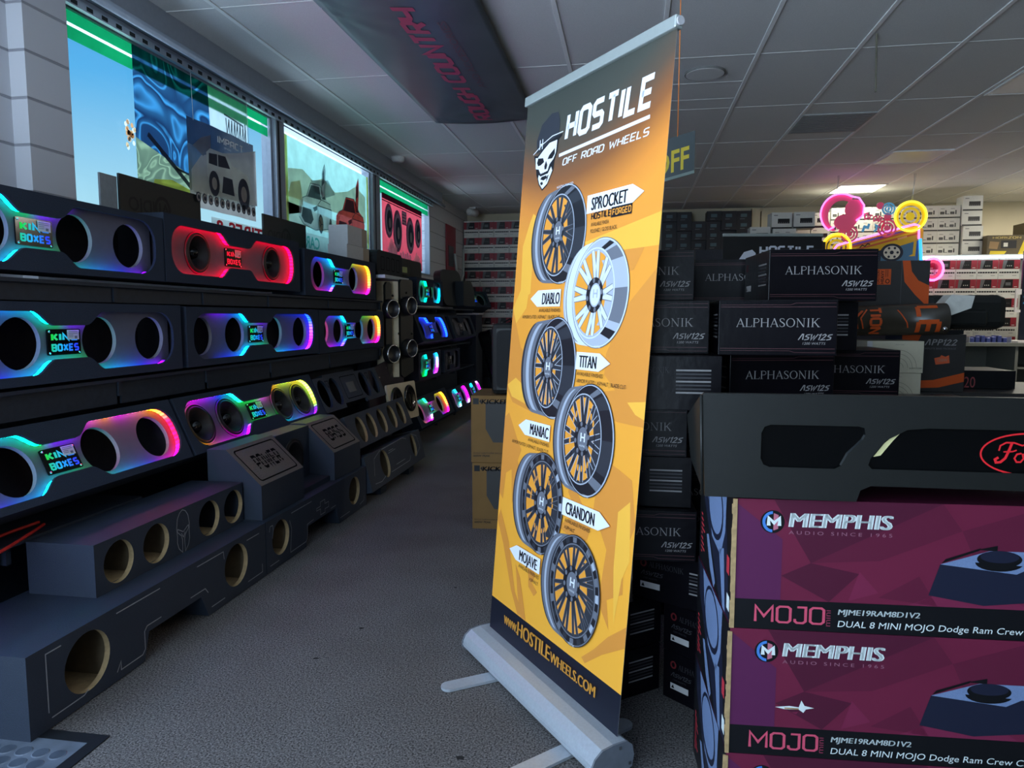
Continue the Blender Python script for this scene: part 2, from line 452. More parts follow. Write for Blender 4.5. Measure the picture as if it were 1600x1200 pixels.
def text(mb, txt, x, z, h, m, y, width=None, off=0.0, slant=0.0, mirror=False, align='l', sx=None):
    """plain sans lettering; h is the cap height, lower-left corner at (x, z)."""
    v, t = font_tris(txt, off)
    if not v: return
    x0 = min(p[0] for p in v); x1 = max(p[0] for p in v)
    k = h / .73
    s = width / (x1 - x0) if width else (sx or 1) * k
    wd = (x1 - x0) * s
    if align == 'c': x -= wd / 2
    if align == 'r': x -= wd
    ids = []
    for p in v:
        u = (p[0] - x0) * s
        if mirror: u = wd - u
        ids.append(mb.av((x + u + p[1] * k * slant, y, z + p[1] * k)))
    for a in t:
        q = [v[i] for i in a]
        ok = (area2(q) > 0) != mirror
        mb.face([ids[i] for i in (a if ok else a[::-1])], m)
# ------------------------------------------------------------------ palette of surfaces
black_carpet = mat('black_carpet', (42, 50, 64), rough=.85, spec=.25, var=.25, scale=300, bump=.35, bscale=500)
black_paint = mat('black_bedliner', (44, 52, 66), rough=.55, spec=.35, var=.15, scale=400, bump=.45, bscale=420)
slant_paint = mat('textured_bedliner', (98, 93, 84), rough=.5, spec=.4, var=.35, scale=260, bump=.8, bscale=300)
rack_black = mat('rack_laminate', (38, 45, 57), rough=.5, spec=.3, var=.15)
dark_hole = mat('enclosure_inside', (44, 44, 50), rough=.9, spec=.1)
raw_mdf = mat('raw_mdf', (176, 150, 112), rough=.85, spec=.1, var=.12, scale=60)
panel_grey = mat('routed_panel', (90, 90, 102), rough=.55, spec=.3, var=.04)
rim_acrylic = mat('frosted_acrylic', (150, 146, 152), rough=.35, spec=.5, var=.02)
cone_black = mat('speaker_cone', (22, 22, 25), rough=.45, spec=.5, var=.1)
rubber = mat('rubber', (26, 26, 28), rough=.7, spec=.3)
gloss_black = mat('gloss_black', (8, 9, 11), rough=.12, spec=.5, var=0)
satin_black = mat('satin_black', (28, 29, 28), rough=.42, spec=.35, var=.06, bump=.12, bscale=600)
engrave = mat('routed_groove', (8, 8, 9), rough=.9, spec=.1, var=0)
scribe = mat('scribed_line', (150, 154, 160), rough=.7, spec=.2, var=.1)
white_print = mat('white_ink', (238, 238, 238), rough=.5, spec=.3, var=.01)
sticker_white = mat('paper_sticker', (205, 200, 200), rough=.7, spec=.2, var=.03)
ink_grey = mat('grey_ink', (120, 118, 120), rough=.7, spec=.1)
chrome = mat('chrome', (200, 202, 205), rough=.18, metal=1, var=0)
alu = mat('brushed_aluminium', (198, 204, 212), rough=.36, metal=.45, var=.05, scale=120)
alu_painted = mat('painted_frame', (150, 158, 170), rough=.4, spec=.4, var=.04)
cream = mat('cream_board', (205, 190, 160), rough=.6, spec=.2, var=.05)
red_wire = mat('red_wire', (190, 40, 36), rough=.45)
ink_black = mat('black_ink', (16, 16, 18), rough=.5, spec=.3, var=0)

# ------------------------------------------------------------------ room shell
def blockwall():
    m = bpy.data.materials.new('painted_block'); m.use_nodes = True; t = m.node_tree; b = t.nodes['Principled BSDF']
    tc = t.nodes.new('ShaderNodeTexCoord'); sp = t.nodes.new('ShaderNodeSeparateXYZ'); cb = t.nodes.new('ShaderNodeCombineXYZ')
    t.links.new(tc.outputs['Object'], sp.inputs[0])
    ad = t.nodes.new('ShaderNodeMath'); ad.operation = 'ADD'; t.links.new(sp.outputs['X'], ad.inputs[0]); t.links.new(sp.outputs['Y'], ad.inputs[1])
    t.links.new(ad.outputs[0], cb.inputs['X']); t.links.new(sp.outputs['Z'], cb.inputs['Y'])
    br = t.nodes.new('ShaderNodeTexBrick'); br.inputs['Scale'].default_value = 1; br.inputs['Brick Width'].default_value = 3.0; br.inputs['Row Height'].default_value = .2
    br.inputs['Mortar Size'].default_value = .007; br.inputs['Mortar Smooth'].default_value = .4
    br.inputs['Color1'].default_value = (*lin((205, 206, 212)), 1); br.inputs['Color2'].default_value = (*lin((198, 199, 206)), 1); br.inputs['Mortar'].default_value = (*lin((150, 150, 158)), 1)
    t.links.new(cb.outputs[0], br.inputs['Vector']); t.links.new(br.outputs['Color'], b.inputs['Base Color'])
    bp = t.nodes.new('ShaderNodeBump'); bp.inputs['Strength'].default_value = .6; bp.inputs['Distance'].default_value = .006; bp.invert = True
    t.links.new(br.outputs['Fac'], bp.inputs['Height']); t.links.new(bp.outputs[0], b.inputs['Normal'])
    b.inputs['Roughness'].default_value = .55
    return m
block = blockwall()
beige = mat('beige_paint', (196, 186, 160), rough=.7, spec=.2, var=.03, scale=3)
def carpet_mat():
    m = bpy.data.materials.new('loop_carpet'); m.use_nodes = True; t = m.node_tree; b = t.nodes['Principled BSDF']
    tc = t.nodes.new('ShaderNodeTexCoord')
    n1 = t.nodes.new('ShaderNodeTexNoise'); n1.inputs['Scale'].default_value = 170; n1.inputs['Detail'].default_value = 4; n1.inputs['Roughness'].default_value = .7
    n2 = t.nodes.new('ShaderNodeTexNoise'); n2.inputs['Scale'].default_value = 2.2; n2.inputs['Detail'].default_value = 3
    for n in (n1, n2): t.links.new(tc.outputs['Object'], n.inputs['Vector'])
    r1 = t.nodes.new('ShaderNodeValToRGB'); e = r1.color_ramp.elements
    e[0].position = .36; e[0].color = (*lin((38, 36, 37)), 1); e[1].position = .66; e[1].color = (*lin((152, 148, 148)), 1)
    t.links.new(n1.outputs['Fac'], r1.inputs[0])
    r2 = t.nodes.new('ShaderNodeValToRGB'); e = r2.color_ramp.elements
    e[0].position = .3; e[0].color = (.78, .76, .74, 1); e[1].position = .7; e[1].color = (1, 1, 1, 1)
    t.links.new(n2.outputs['Fac'], r2.inputs[0])
    mx = t.nodes.new('ShaderNodeMix'); mx.data_type = 'RGBA'; mx.blend_type = 'MULTIPLY'; mx.inputs[0].default_value = 1
    t.links.new(r1.outputs[0], mx.inputs[6]); t.links.new(r2.outputs[0], mx.inputs[7]); t.links.new(mx.outputs[2], b.inputs['Base Color'])
    b.inputs['Roughness'].default_value = .95; b.inputs['Specular IOR Level'].default_value = .15
    bp = t.nodes.new('ShaderNodeBump'); bp.inputs['Strength'].default_value = .7; bp.inputs['Distance'].default_value = .006
    t.links.new(n1.outputs['Fac'], bp.inputs['Height']); t.links.new(bp.outputs[0], b.inputs['Normal'])
    return m
tile = mat('mineral_fibre_tile', (218, 218, 216), rough=.9, spec=.1, var=.06, scale=220, bump=.25, bscale=380)
tee = mat('ceiling_tee', (240, 240, 238), rough=.5, spec=.3, var=.02)
def structure(name, mb, label, cat='room'):
    return tag(mb.build(name), label, cat, kind='structure')
mb = MB(); mb.box(-2.95, 7.1, -2.6, 11.8, -.1, 0, carpet_mat()); random.seed(11); stain = mat('carpet_stain', (34, 32, 32), rough=.95, var=.2)
for cx, cy, r in ((-.46, 1.86, .012), (-1.05, 2.62, .011), (-1.12, 2.35, .008), (-.58, 3.9, .016), (-.78, 3.1, .008)):
    n = 9; mb.face([mb.av((cx + r * random.uniform(.6, 1.5) * math.cos(2 * PI * k / n), cy + r * random.uniform(.5, 1.2) * math.sin(2 * PI * k / n), .0006)) for k in range(n)], stain)
structure('floor', mb, 'grey speckled loop carpet floor running down the aisle', 'floor')
CZ = 2.93
mb = MB(); mb.box(-2.95, 7.1, -2.6, 11.8, CZ, CZ + .1, tile)
TX = [.78 + .606 * k for k in range(-5, 11)]; TY = [-1.03 + 1.192 * k for k in range(0, 11)]
for x in TX: mb.box(x - .0125, x + .0125, -2.55, 11.75, CZ - .006, CZ + .002, tee)
for y in TY: mb.box(-2.7, 7.05, y - .006, y + .006, CZ - .0025, CZ + .002, tile)
for x, y in ((.18, 5.46), (1.39, 7.05), (.18, 5.86)): mb.box(x, x + .6, y - .006, y + .006, CZ - .0025, CZ + .002, tile)
structure('ceiling', mb, 'suspended ceiling of white mineral tiles in a metal grid', 'ceiling')
mb = MB()

for a in ((-2.6, -2.1, 0, CZ), (1.2, 2.8, 0, CZ), (-2.1, 1.2, 0, .53), (-2.1, 1.2, 2.63, CZ)): mb.box(-2.95, -2.68, a[0], a[1], a[2], a[3], block)
mb.box(-2.95, -2.60, 2.8, 3.05, 0, CZ, block)
mb.box(-2.95, -2.66, 3.05, 9.37, 0, 1.785, block); mb.box(-2.95, -2.66, 3.05, 9.37, 2.745, CZ, block)
mb.box(-2.95, -2.68, 9.37, 11.8, 0, CZ, block)
structure('wall_left', mb, 'white painted block wall with a long strip of windows', 'wall')
mb = MB(); mb.box(-2.95, 7.1, 11.65, 11.8, 0, CZ, beige); structure('wall_back', mb, 'beige wall closing the far end of the shop', 'wall')
mb = MB(); mb.box(7.0, 7.1, -2.6, 11.8, 0, CZ, beige); structure('wall_right', mb, 'beige side wall beyond the counter', 'wall')
mb = MB()
for a in ((-2.95, -2.45, 0, CZ), (-.15, 7.1, 0, CZ), (-2.45, -.15, 0, .28), (-2.45, -.15, 2.62, CZ)): mb.box(a[0], a[1], -2.6, -2.42, a[2], a[3], mat('front_paint', (96, 92, 84), rough=.7))
for x in (-1.3,): mb.box(x - .03, x + .03, -2.58, -2.44, .28, 2.62, alu_painted)
structure('wall_front', mb, 'glazed shop front behind the viewer', 'wall')
# cornice and blind rail along the window heads
mb = MB(); mb.box(-2.66, -2.56, 3.05, 9.6, 2.80, CZ, alu_painted)
for k in range(5): mb.tube([(-2.575 + .012 * k, 3.05, 2.80 - .012 * k), (-2.575 + .012 * k, 9.6, 2.80 - .012 * k)], .016, alu_painted, 8)
structure('trim_1', mb, 'pale moulded cornice above the windows', 'trim')
mb = MB(); mb.box(-2.64, -2.615, 3.06, 9.36, 2.715, 2.75, alu)
for k in range(62): mb.box(-2.642, -2.613, 3.1 + k * .1, 3.14 + k * .1, 2.722, 2.742, satin_black)
tag(mb.build('blind_rail'), 'perforated metal blind rail along the window heads', 'rail')
# windows
WIN = ((3.06, 5.105), (5.235, 7.14), (7.35, 9.365))
for i, (y0, y1) in enumerate(WIN):
    w = thing(f'window_{i+1}', ['tall shop window nearest the block column', 'middle shop window with the two-car poster', 'farthest shop window with the red poster'][i], 'window', (-2.7, y0, 1.785)); w['kind'] = 'structure'
    mb = MB(); L = y1 - y0; H = .955
    for a in ((0, .03, 0, H), (L - .03, L, 0, H), (.03, L - .03, 0, .03), (.03, L - .03, H - .02, H)): mb.box(-.04, .03, a[0], a[1], a[2], a[3], alu_painted)
    mb.build('window_frame', w)
    mb = MB(); mb.box(-.006, 0, .03, L - .03, .03, H - .02, glass_mat()); mb.build('window_glass', w)
mb = MB(); mb.box(-2.76, -2.64, 5.105, 5.235, 1.785, 2.745, alu_painted); mb.box(-2.645, -2.635, 5.13, 5.15, 1.785, 2.745, ink_black)
mb.box(-2.76, -2.64, 7.14, 7.35, 1.785, 2.745, alu_painted); mb.box(-2.645, -2.635, 7.2, 7.215, 1.785, 2.745, ink_black)
structure('trim_2', mb, 'pale metal mullions between the shop windows', 'trim')

# ------------------------------------------------------------------ films and posters on the windows
green = film('green_film', (14, 128, 74), .75); wfilm = film('white_film', (225, 240, 240), .8)
def LM(Y0, Z0, X):  # face seen from the shop, u along +Y, v up, front towards +X
    return Matrix.Translation((X, Y0, Z0)) @ Matrix.Rotation(R(90), 4, 'Z')
for n, (y0, y1, lb) in enumerate(((3.09, 5.07, 'green striped film across the top of the nearest window'), (7.38, 9.33, 'green striped film across the top of the farthest window'))):
    mb = MB(); mb.M = LM(y0, 2.585, -2.688); L = y1 - y0
    mb.poly(rect(0, L, 0, .062), green, 0); mb.poly(rect(0, L, .068, .072), wfilm, 0); mb.poly(rect(0, L, .078, .14), green, 0)
    tag(mb.build('window_film'), lb, 'window film', 'green films')
def pz(c, t=.8): return film('print_%d_%d_%d' % c, c, .62)
# dark blue engine artwork poster: swirls in cyan over navy, meadow strip and white side panel
mb = MB(); mb.M = LM(3.60, 1.97, -2.683); L = 1.17; H = .76
mb.poly([(0, .26), (.5, .14), (.74, .1), (.70, H), (0, H)], swirl_film('engine_art', (22, 42, 70), (64, 140, 184), 2.6), 0)
mb.poly([(.74, .1), (L, .02), (L, H), (.70, H)], pz((176, 192, 190)), 0)
mb.poly([(0, 0), (L, 0), (L, .02), (.74, .1), (.5, .14), (0, .26)], swirl_film('meadow_art', (88, 104, 84), (150, 170, 130), 3.5), 0)
for k in range(7): stroke(mb, [(.90 + .035 * k, .6), (.91 + .035 * k, .5 - .05 * (k % 3)), (.935 + .035 * k, .58)], .014, pz((110, 116, 124)), -.001)
stroke(mb, [(.88, .62), (1.12, .6)], .012, pz((110, 116, 124)), -.001); stroke(mb, [(1.14, .62), (1.15, .36)], .014, pz((110, 116, 124)), -.001)
stroke(mb, [(.1, .3), (.34, .16), (.6, .0)], .03, pz((80, 84, 96)), -.0015); stroke(mb, [(.34, .16), (.66, .13)], .014, pz((80, 84, 96)), -.0015)
mb.poly([(.12, .0), (.5, .0), (.62, .03), (.3, .085), (.14, .06)], pz((255, 240, 120)), -.001)
tag(mb.build('window_poster'), 'tall dark blue engine-swirl poster on the nearest window', 'poster')
# pale poster with silver and red sports cars on the middle window
mb = MB(); mb.M = LM(5.27, 1.80, -2.683); L = 1.83; H = .87
mb.poly(rect(0, L, 0, H), pz((150, 196, 182)), 0)
mb.poly([(0, .46), (.1, .62), (.35, .66), (.55, .6), (.75, .66), (1.0, .58), (1.3, .64), (1.5, .72), (1.75, .66), (1.75, .4), (0, .4)], pz((226, 214, 190), .5), -.0015)
mb.poly([(.05, .36), (.14, .52), (.3, .56), (.34, .4), (.3, .3), (.08, .26)], pz((226, 214, 176), .5), -.002)
mb.poly([(.5, .6), (.85, .66), (1.0, .56), (.8, .5), (.55, .52)], pz((190, 200, 205), .5), -.002)
mb.poly([(0, .2), (L, .2), (L, .3), (0, .36)], pz((235, 225, 215), .5), -.002)
for a, c in ((0, (255, 150, 90)), (.03, (255, 220, 140)), (.055, (235, 240, 150))): mb.poly(rect(a, a + .03, .0, H), pz(c, .6), -.0045)
mb.poly(rect(L - .04, L, .15, H), pz((255, 220, 110), .6), -.0045)
def car(o, s, body, dark, wheelc, lite, door=True):
    T = lambda pts: [(o[0] + p[0] * s, o[1] + p[1] * s) for p in pts]
    f = lambda pts, c, y: mb.poly(T(pts), c, y)
    f([(0, .12), (.02, .30), (.10, .36), (.22, .40), (.34, .58), (.62, .60), (.78, .46), (.95, .40), (1.0, .30), (.98, .12), (.88, .06), (.45, 0), (.12, .04)], body, -.003)
    f([(.26, .405), (.36, .56), (.60, .575), (.66, .42)], dark, -.0035); f([(.69, .43), (.64, .565), (.72, .52), (.80, .44)], dark, -.0035)
    f([(.07, .13), (.11, .25), (.35, .25), (.41, .13), (.33, .06), (.15, .07)], dark, -.0035)
    f([(.03, .28), (.12, .325), (.14, .28), (.05, .245)], lite, -.0035); f([(.40, .28), (.53, .325), (.53, .27), (.44, .235)], dark, -.0035)
    for cx, cz, rx, rz in ((.63, .10, .075, .125), (.94, .12, .042, .09)):
        f(ell(cx, cz, rx, rz, 20), dark, -.004); f(ell(cx, cz, rx * .72, rz * .74, 18), wheelc, -.0044)
        for k in range(5): stroke(mb, T([(cx, cz), (cx + rx * .7 * math.cos(1.257 * k), cz + rz * .7 * math.sin(1.257 * k))]), .008, dark, -.0047)
    for q in ([(0, .12), (.12, .04), (.45, 0), (.88, .06)], [(.10, .36), (.22, .40), (.66, .42), (.95, .40)], [(.22, .40), (.34, .58), (.62, .60), (.80, .45)], [(.55, .33), (.98, .33)], [(.54, .02), (.55, .34), (.66, .42)]): stroke(mb, T(q), .007, dark, -.0042)
    if door: f([(.66, .44), (.70, .78), (.78, .9), (.80, .82), (.76, .48)], body, -.0049); stroke(mb, T([(.66, .44), (.70, .78), (.78, .9), (.80, .82), (.76, .48)]), .008, dark, -.0051); f([(.69, .6), (.715, .77), (.77, .85), (.765, .66)], dark, -.0051)
car((.26, .19), .66, pz((236, 240, 248)), pz((120, 134, 142)), pz((225, 215, 190)), pz((250, 250, 250)))
car((1.0, .16), .72, pz((250, 92, 92)), pz((110, 96, 110)), pz((235, 235, 230)), pz((255, 200, 190)))
mb.poly(rect(0, L, 0, .15), pz((250, 250, 250), .6), -.005)
text(mb, 'CAR', .36, .03, .1, pz((120, 210, 200), .5), -.006, mirror=True, off=.02)
text(mb, 'AIR', 1.02, .03, .1, pz((240, 226, 100), .5), -.006, mirror=True, off=.02)
tag(mb.build('window_poster'), 'faded poster of a silver car and a red car on the middle window', 'poster')
# red speaker poster on the farthest window
mb = MB(); mb.M = LM(7.52, 1.84, -2.683); L = 1.5; H = .76
mb.poly(rect(0, L, 0, H), pz((206, 74, 84)), 0); mb.poly(rect(0, L, .7, H), pz((60, 44, 58), .5), -.001); mb.poly(rect(0, L, .676, .688), pz((60, 44, 58), .5), -.001)
g1, g2, g3 = pz((90, 110, 130)), pz((210, 220, 235)), pz((245, 245, 250))
for cx, cz, rx, rz in ((.22, .48, .14, .19), (.52, .4, .16, .24), (1.0, .4, .16, .22), (1.32, .46, .13, .18)):
    mb.poly(ell(cx, cz, rx, rz), g1, -.002); mb.poly(ell(cx + .01, cz, rx * .8, rz * .82), g2, -.0025); mb.poly(ell(cx + .02, cz, rx * .6, rz * .64), g1, -.003); mb.poly(ell(cx + .03, cz - .02, rx * .25, rz * .3, 16), g3, -.0035)
for q in ([(.15, .16), (.4, .08), (.5, .2), (.28, .3)], [(1.1, .1), (1.3, .04), (1.42, .14), (1.24, .22)]): mb.poly(q, g3, -.004); mb.poly([(p[0], p[1] - .05) for p in q], g2, -.0038)
for k in range(5): mb.poly(ell(.62 + .09 * k, .12 + .02 * (k % 2), .04, .05, 12), g2, -.004)
mb.poly(rect(.68, .86, .5, .66), g1, -.002)
for k in range(4): mb.poly(rect(.7, .84, .52 + .035 * k, .54 + .035 * k), g3, -.0025)
tag(mb.build('window_poster'), 'red poster of silver speakers and amplifiers on the farthest window', 'poster')
# crinkled off-road poster hanging in front of the glass
hp_ = thing('hanging_poster', 'crinkled grey off-road truck poster hanging before the nearest window', 'poster', (-2.605, 3.955, 1.915), (0, 0, R(90)))
mb = MB(); mb.M = Matrix.Scale(1.045, 4); L = .72; H = .5
cols = 10
def wob(u, v): return .006 * math.sin(9 * u + 3 * v) + .004 * math.sin(23 * u)
pm = [pz((104, 106, 120)), pz((160, 154, 154)), pz((172, 162, 154))]
N = 16
for i in range(N):
    for j in range(10):
        u0, u1 = L * i / N, L * (i + 1) / N; v0, v1 = H * j / 10, H * (j + 1) / 10
        c = pm[0] if v0 > .34 else pm[2] if v0 < .12 else pm[1]
        mb.quad((u0, wob(u0, v0), v0), (u1, wob(u1, v0), v0), (u1, wob(u1, v1), v1), (u0, wob(u0, v1), v1), c)
F = -.013
mb.poly([(0, .2), (.1, .3), (.28, .35), (.5, .4), (.72, .46), (.72, .1), (0, .08)], pz((235, 228, 220)), F)
mb.poly([(.02, .34), (.1, .4), (.2, .44), (.2, .36), (.12, .3)], pz((160, 160, 168)), F - .001)
jb, jd, jw = pz((250, 246, 236)), pz((92, 92, 104)), pz((225, 215, 205))
mb.poly([(.15, .2), (.15, .33), (.19, .36), (.36, .36), (.42, .31), (.56, .29), (.62, .27), (.64, .2), (.6, .14), (.44, .14), (.3, .12), (.18, .15)], jb, F - .002)
mb.poly([(.17, .27), (.175, .33), (.26, .34), (.26, .27)], jd, F - .003); mb.poly([(.27, .27), (.27, .34), (.35, .345), (.4, .28)], jd, F - .003)
for a in ((.22, .16, .055, .075), (.55, .15, .07, .1)): mb.poly(ell(*a, 20), jd, F - .004); mb.poly(ell(a[0], a[1], a[2] * .5, a[3] * .5, 16), jw, F - .005)
mb.poly([(.3, .12), (.44, .12), (.42, .22), (.32, .22)], jd, F - .0035)
tech(mb, 'IMPACT', .27, .41, .045, white_print, F - .003, w=.2, width=.28); text(mb, 'OFF ROAD', .34, .39, .012, white_print, F - .003)
for k in range(11):
    cx = .055 + .061 * k
    mb.poly(ell(cx, .055, .026, .03, 16), jd, F - .003); mb.poly(ell(cx, .055, .02, .023, 16), jw, F - .004); mb.poly(ell(cx, .055, .011, .013, 12), jd, F - .005)
mb.build('printed_sheet', hp_)
mb = MB()
for u in (.06, .69):
    mb = MB(); mb.tube([(u, 0, .51), (u, .006, .8)], .0016, mat('clear_line', (190, 196, 200), rough=.3), 5); mb.build('hanging_line', hp_)
mb = MB(); mb.M = LM(4.22, 1.785, -2.64); mb.poly(rect(0, .66, 0, .1), pz((214, 220, 205), .6), 0)
text(mb, 'TIRES &', .02, .004, .09, pz((206, 52, 60), .5), -.001, mirror=True, off=.03, width=.62)
tag(mb.build('window_sign'), 'white strip sign with reversed red letters below the hanging poster', 'sign')
# dark boards on the sill with lettering seen from behind
for (y0, L, lb) in ((3.345, .70, 'dark reversed-letter board on the sill of the nearest window'), (4.80, .68, 'dark reversed-letter board standing across the first mullion')):
    mb = MB(); mb.M = LM(y0, 1.74, -2.6); mb.plate(rect(0, L, 0, .245), satin_black, 0, .012)
    text(mb, 'AUDIO', .06, .07, .075, ink_black, -.001, mirror=True, width=.34, off=.02); mb.poly(ell(.34, .11, .07, .07), ink_black, -.0008, [ell(.34, .11, .05, .05)])
    tag(mb.build('sign_board'), lb, 'sign', 'dark sill boards')
mb = MB(); mb.M = LM(3.22, 1.765, -2.61); mb.plate(rect(0, .12, 0, .2), mat('grey_card', (140, 146, 150)), 0, .01)
tag(mb.build('card'), 'small grey card standing at the end of the sill by the column', 'card')
mb = MB(); mb.M = LM(3.52, 2.16, -2.684)
random.seed(3)
for k in range(26):
    a = random.uniform(0, 6.28); r = random.uniform(.02, .055); cx, cz = .04 + r * .7 * math.cos(a), .1 + r * 1.1 * math.sin(a) - (.06 if k % 4 == 0 else 0)
    mb.poly(ell(cx, cz, .012, .014, 7), pz([(240, 200, 150), (220, 160, 110), (235, 235, 225)][k % 3], .6), -.0005 * (k % 5))
tag(mb.build('sticker_scrap'), 'torn scrap of peeled sticker on the nearest window glass', 'sticker')
# ------------------------------------------------------------------ lit speaker boxes on the racks
PAL = {'B': (.004, .035, 1), 'C': (0, .45, 1), 'T': (0, .6, .42), 'G': (0, .7, .06), 'V': (.22, 0, 1), 'M': (.85, 0, .8), 'R': (1, 0, .03), 'O': (1, .3, 0), 'Y': (.95, .7, .02), 'L': (.45, .85, .05), '-': (0, 0, 0), 'W': (.7, .7, .8)}
def ramp(stops, u):
    u = max(0, min(1, u))
    for (a, c), (b, d) in zip(stops, stops[1:]):
        if a <= u <= b:
            t = (u - a) / max(1e-6, b - a); c = PAL[c]; d = PAL[d]
            return tuple(c[i] * (1 - t) + d[i] * t for i in range(3))
    return PAL[stops[-1][1]]
def dogbone(x0, x1, n0, n1, zc, Hh, hh, s=.07, r=None):
    r = r or Hh * .85
    xs = []
    n = 8
    for k in range(n + 1): xs.append(x0 + r * (1 - math.cos(PI / 2 * k / n)))
    for k in range(9): xs.append(n0 - s + s * k / 8)
    for k in range(9): xs.append(n1 + s * k / 8)
    for k in range(n + 1): xs.append(x1 - r + r * math.sin(PI / 2 * k / n))
    def half(u):
        h = Hh
        if n0 - s <= u <= n0: t = (u - n0 + s) / s; t = t * t * (3 - 2 * t); h = Hh + (hh - Hh) * t
        elif n0 < u < n1: h = hh
        elif n1 <= u <= n1 + s: t = (u - n1) / s; t = t * t * (3 - 2 * t); h = hh + (Hh - hh) * t
        if u < x0 + r: h = Hh - r + math.sqrt(max(0, r * r - (x0 + r - u) ** 2))
        elif u > x1 - r: h = Hh - r + math.sqrt(max(0, r * r - (u - x1 + r) ** 2))
        return h
    bot = [(u, zc - half(u)) for u in xs]; top = [(u, zc + half(u)) for u in xs[::-1]]
    out = []
    for p in bot + top:
        if not out or (abs(p[0] - out[-1][0]) + abs(p[1] - out[-1][1])) > 1e-4: out.append(p)
    return out
def circ(cx, cz, r, n=36): return ell(cx, cz, r, r, n)
def woofer(parent, cx, cz, r, y, name='woofer'):
    mb = MB(); mb.lathe([(r, y), (r, y - .008), (r * .93, y - .012), (r * .9, y - .006), (r * .86, y - .012), (r * .8, y - .014), (r * .75, y - .006), (r * .32, y + .03)], cx, cz, cone_black, 36)
    w = mb.build(name, parent)
    mb = MB(); mb.lathe([(0, y - .004), (r * .12, y - .001), (r * .24, y + .008), (r * .33, y + .031)], cx, cz, gloss_black, 24); mb.build('dust_cap', w)
    return w
def sign_plate(parent, cx, cz, w, h, y, cols=('G', 'C', 'B'), sticker=True, bright=.08, lit=True):
    mb = MB(); mb.plate(rrect(cx - w / 2, cx + w / 2, cz - h / 2, cz + h / 2, .006, 3), gloss_black, y - .006, y)
    for a, b in ((-1, -1), (1, -1), (1, 1), (-1, 1)): mb.lathe([(0, y - .008), (.004, y - .008), (.004, y - .006)], cx + a * (w / 2 - .009), cz + b * (h / 2 - .009), chrome, 8)
    L = led_mat() if lit else ink_grey; n0 = len(mb.f)
    tech(mb, 'KING', cx - w * .4, cz + h * .03, h * .33, L, y - .007, w=.3, gap=.38, width=w * .72)
    tech(mb, 'BOXES', cx - w * .4, cz - h * .38, h * .33, L, y - .007, w=.3, gap=.36, width=w * .78)
    for i in range(n0, len(mb.f) if lit else n0):
        c = sum((mb.v[k].x for k in mb.f[i]), 0) / len(mb.f[i]); z = sum((mb.v[k].z for k in mb.f[i]), 0) / len(mb.f[i])
        u = (c - cx + w * .4) / (w * .8) + (.12 if z < cz else -.1)
        q = ramp([(0, cols[0]), (.5, cols[1]), (1, cols[2])], u); mb.col[i] = tuple(v * bright for v in q)
    p = mb.build('sign_plate', parent)
    if sticker:
        mb = MB(); mb.plate(rect(cx + w * .08, cx + w * .44, cz + h * .08, cz + h * .46), sticker_white, y - .0085, y - .008)
        for k in range(4): mb.poly(rect(cx + w * .11, cx + w * (.4 if k < 2 else .26), cz + h * (.39 - .07 * k), cz + h * (.41 - .07 * k)), ink_grey, y - .009)
        mb.poly(rect(cx + w * .3, cx + w * .38, cz + h * .12, cz + h * .22), ink_grey, y - .009)
        q = mb.build('price_sticker', p); q['label'] = 'white price sticker'
    return p
def shell(mb, w, h, d, m, front_holes, y_panel, inside=dark_hole, t=.018):
    """hollow enclosure: front plate with cut-outs plus sides, back and inner faces"""
    mb.plate(rect(0, w, 0, h), m, 0, .012, holes=front_holes)
    mb.box(0, w, .012, d, 0, h, m, skip='f')
    a, b = t, d - t
    mb.box(w - t, t, .022, b, t, h - t, inside, skip='f')
def led_box(label, Y0, Y1, z0, z1, X, tilt, lobes, neck, holes, hr, tagu, Hh, hh, top, bot, woofers=False, depth=.24, zc=None, group='lit speaker boxes', s=.095, plate_w=.165, plate_h=.10, inner=None, signcols=('G', 'C', 'B'), power=1.0, yaw=90):
    w = Y1 - Y0; h = z1 - z0
    t = thing('speaker_box', label, 'speaker box', (X, Y0, z0), (-R(tilt), 0, R(yaw)), group)
    zc = zc if zc is not None else h / 2
    L = [v - Y0 for v in lobes]; N = [v - Y0 for v in neck]
    db = dogbone(L[0], L[1], N[0], N[1], zc, Hh, hh, s)
    mb = MB(); shell(mb, w, h, depth, black_carpet, [db], .026)
    mb.build('enclosure', t)
    mb = MB(); hs = [circ(v - Y0, zc, hr) for v in holes]
    mb.plate(rect(max(.02, L[0] - .015), min(w - .02, L[1] + .015), max(.019, zc - Hh - .012), min(h - .019, zc + Hh + .012)), panel_grey, (.0405), .058, holes=hs, hole_edge=rim_acrylic)
    mb.build('face_panel', t)
    if top:
        mb = MB(); lm = led_mat()
        def cf(p):
            u = (p[0] - L[0]) / (L[1] - L[0]); v = (p[1] - zc) / Hh
            a = ramp(top, u); b = ramp(bot, u); k = .5 + .5 * max(-1, min(1, v * 1.6))
            return tuple((a[i] * k + b[i] * (1 - k)) * power for i in range(3))
        ins = dogbone(L[0] - .006, L[1] + .006, N[0] + .004, N[1] - .004, zc, Hh + .006, hh + .006, s)
        mb.ribbon(ins, .0135, .039, lm, cf)
        mb.build('led_strip', t)
    if tagu is not None: sign_plate(t, tagu - Y0, zc, plate_w, plate_h, .0395, cols=signcols, lit=bool(top))
    if woofers:
        for v in holes: woofer(t, v - Y0, zc, hr * .985, .0395)
    return t
RAINA_T = [(0, 'B'), (.2, 'B'), (.33, 'C'), (.42, 'T'), (.48, 'G'), (.53, 'V'), (.62, 'V'), (.66, '-'), (1, '-')]
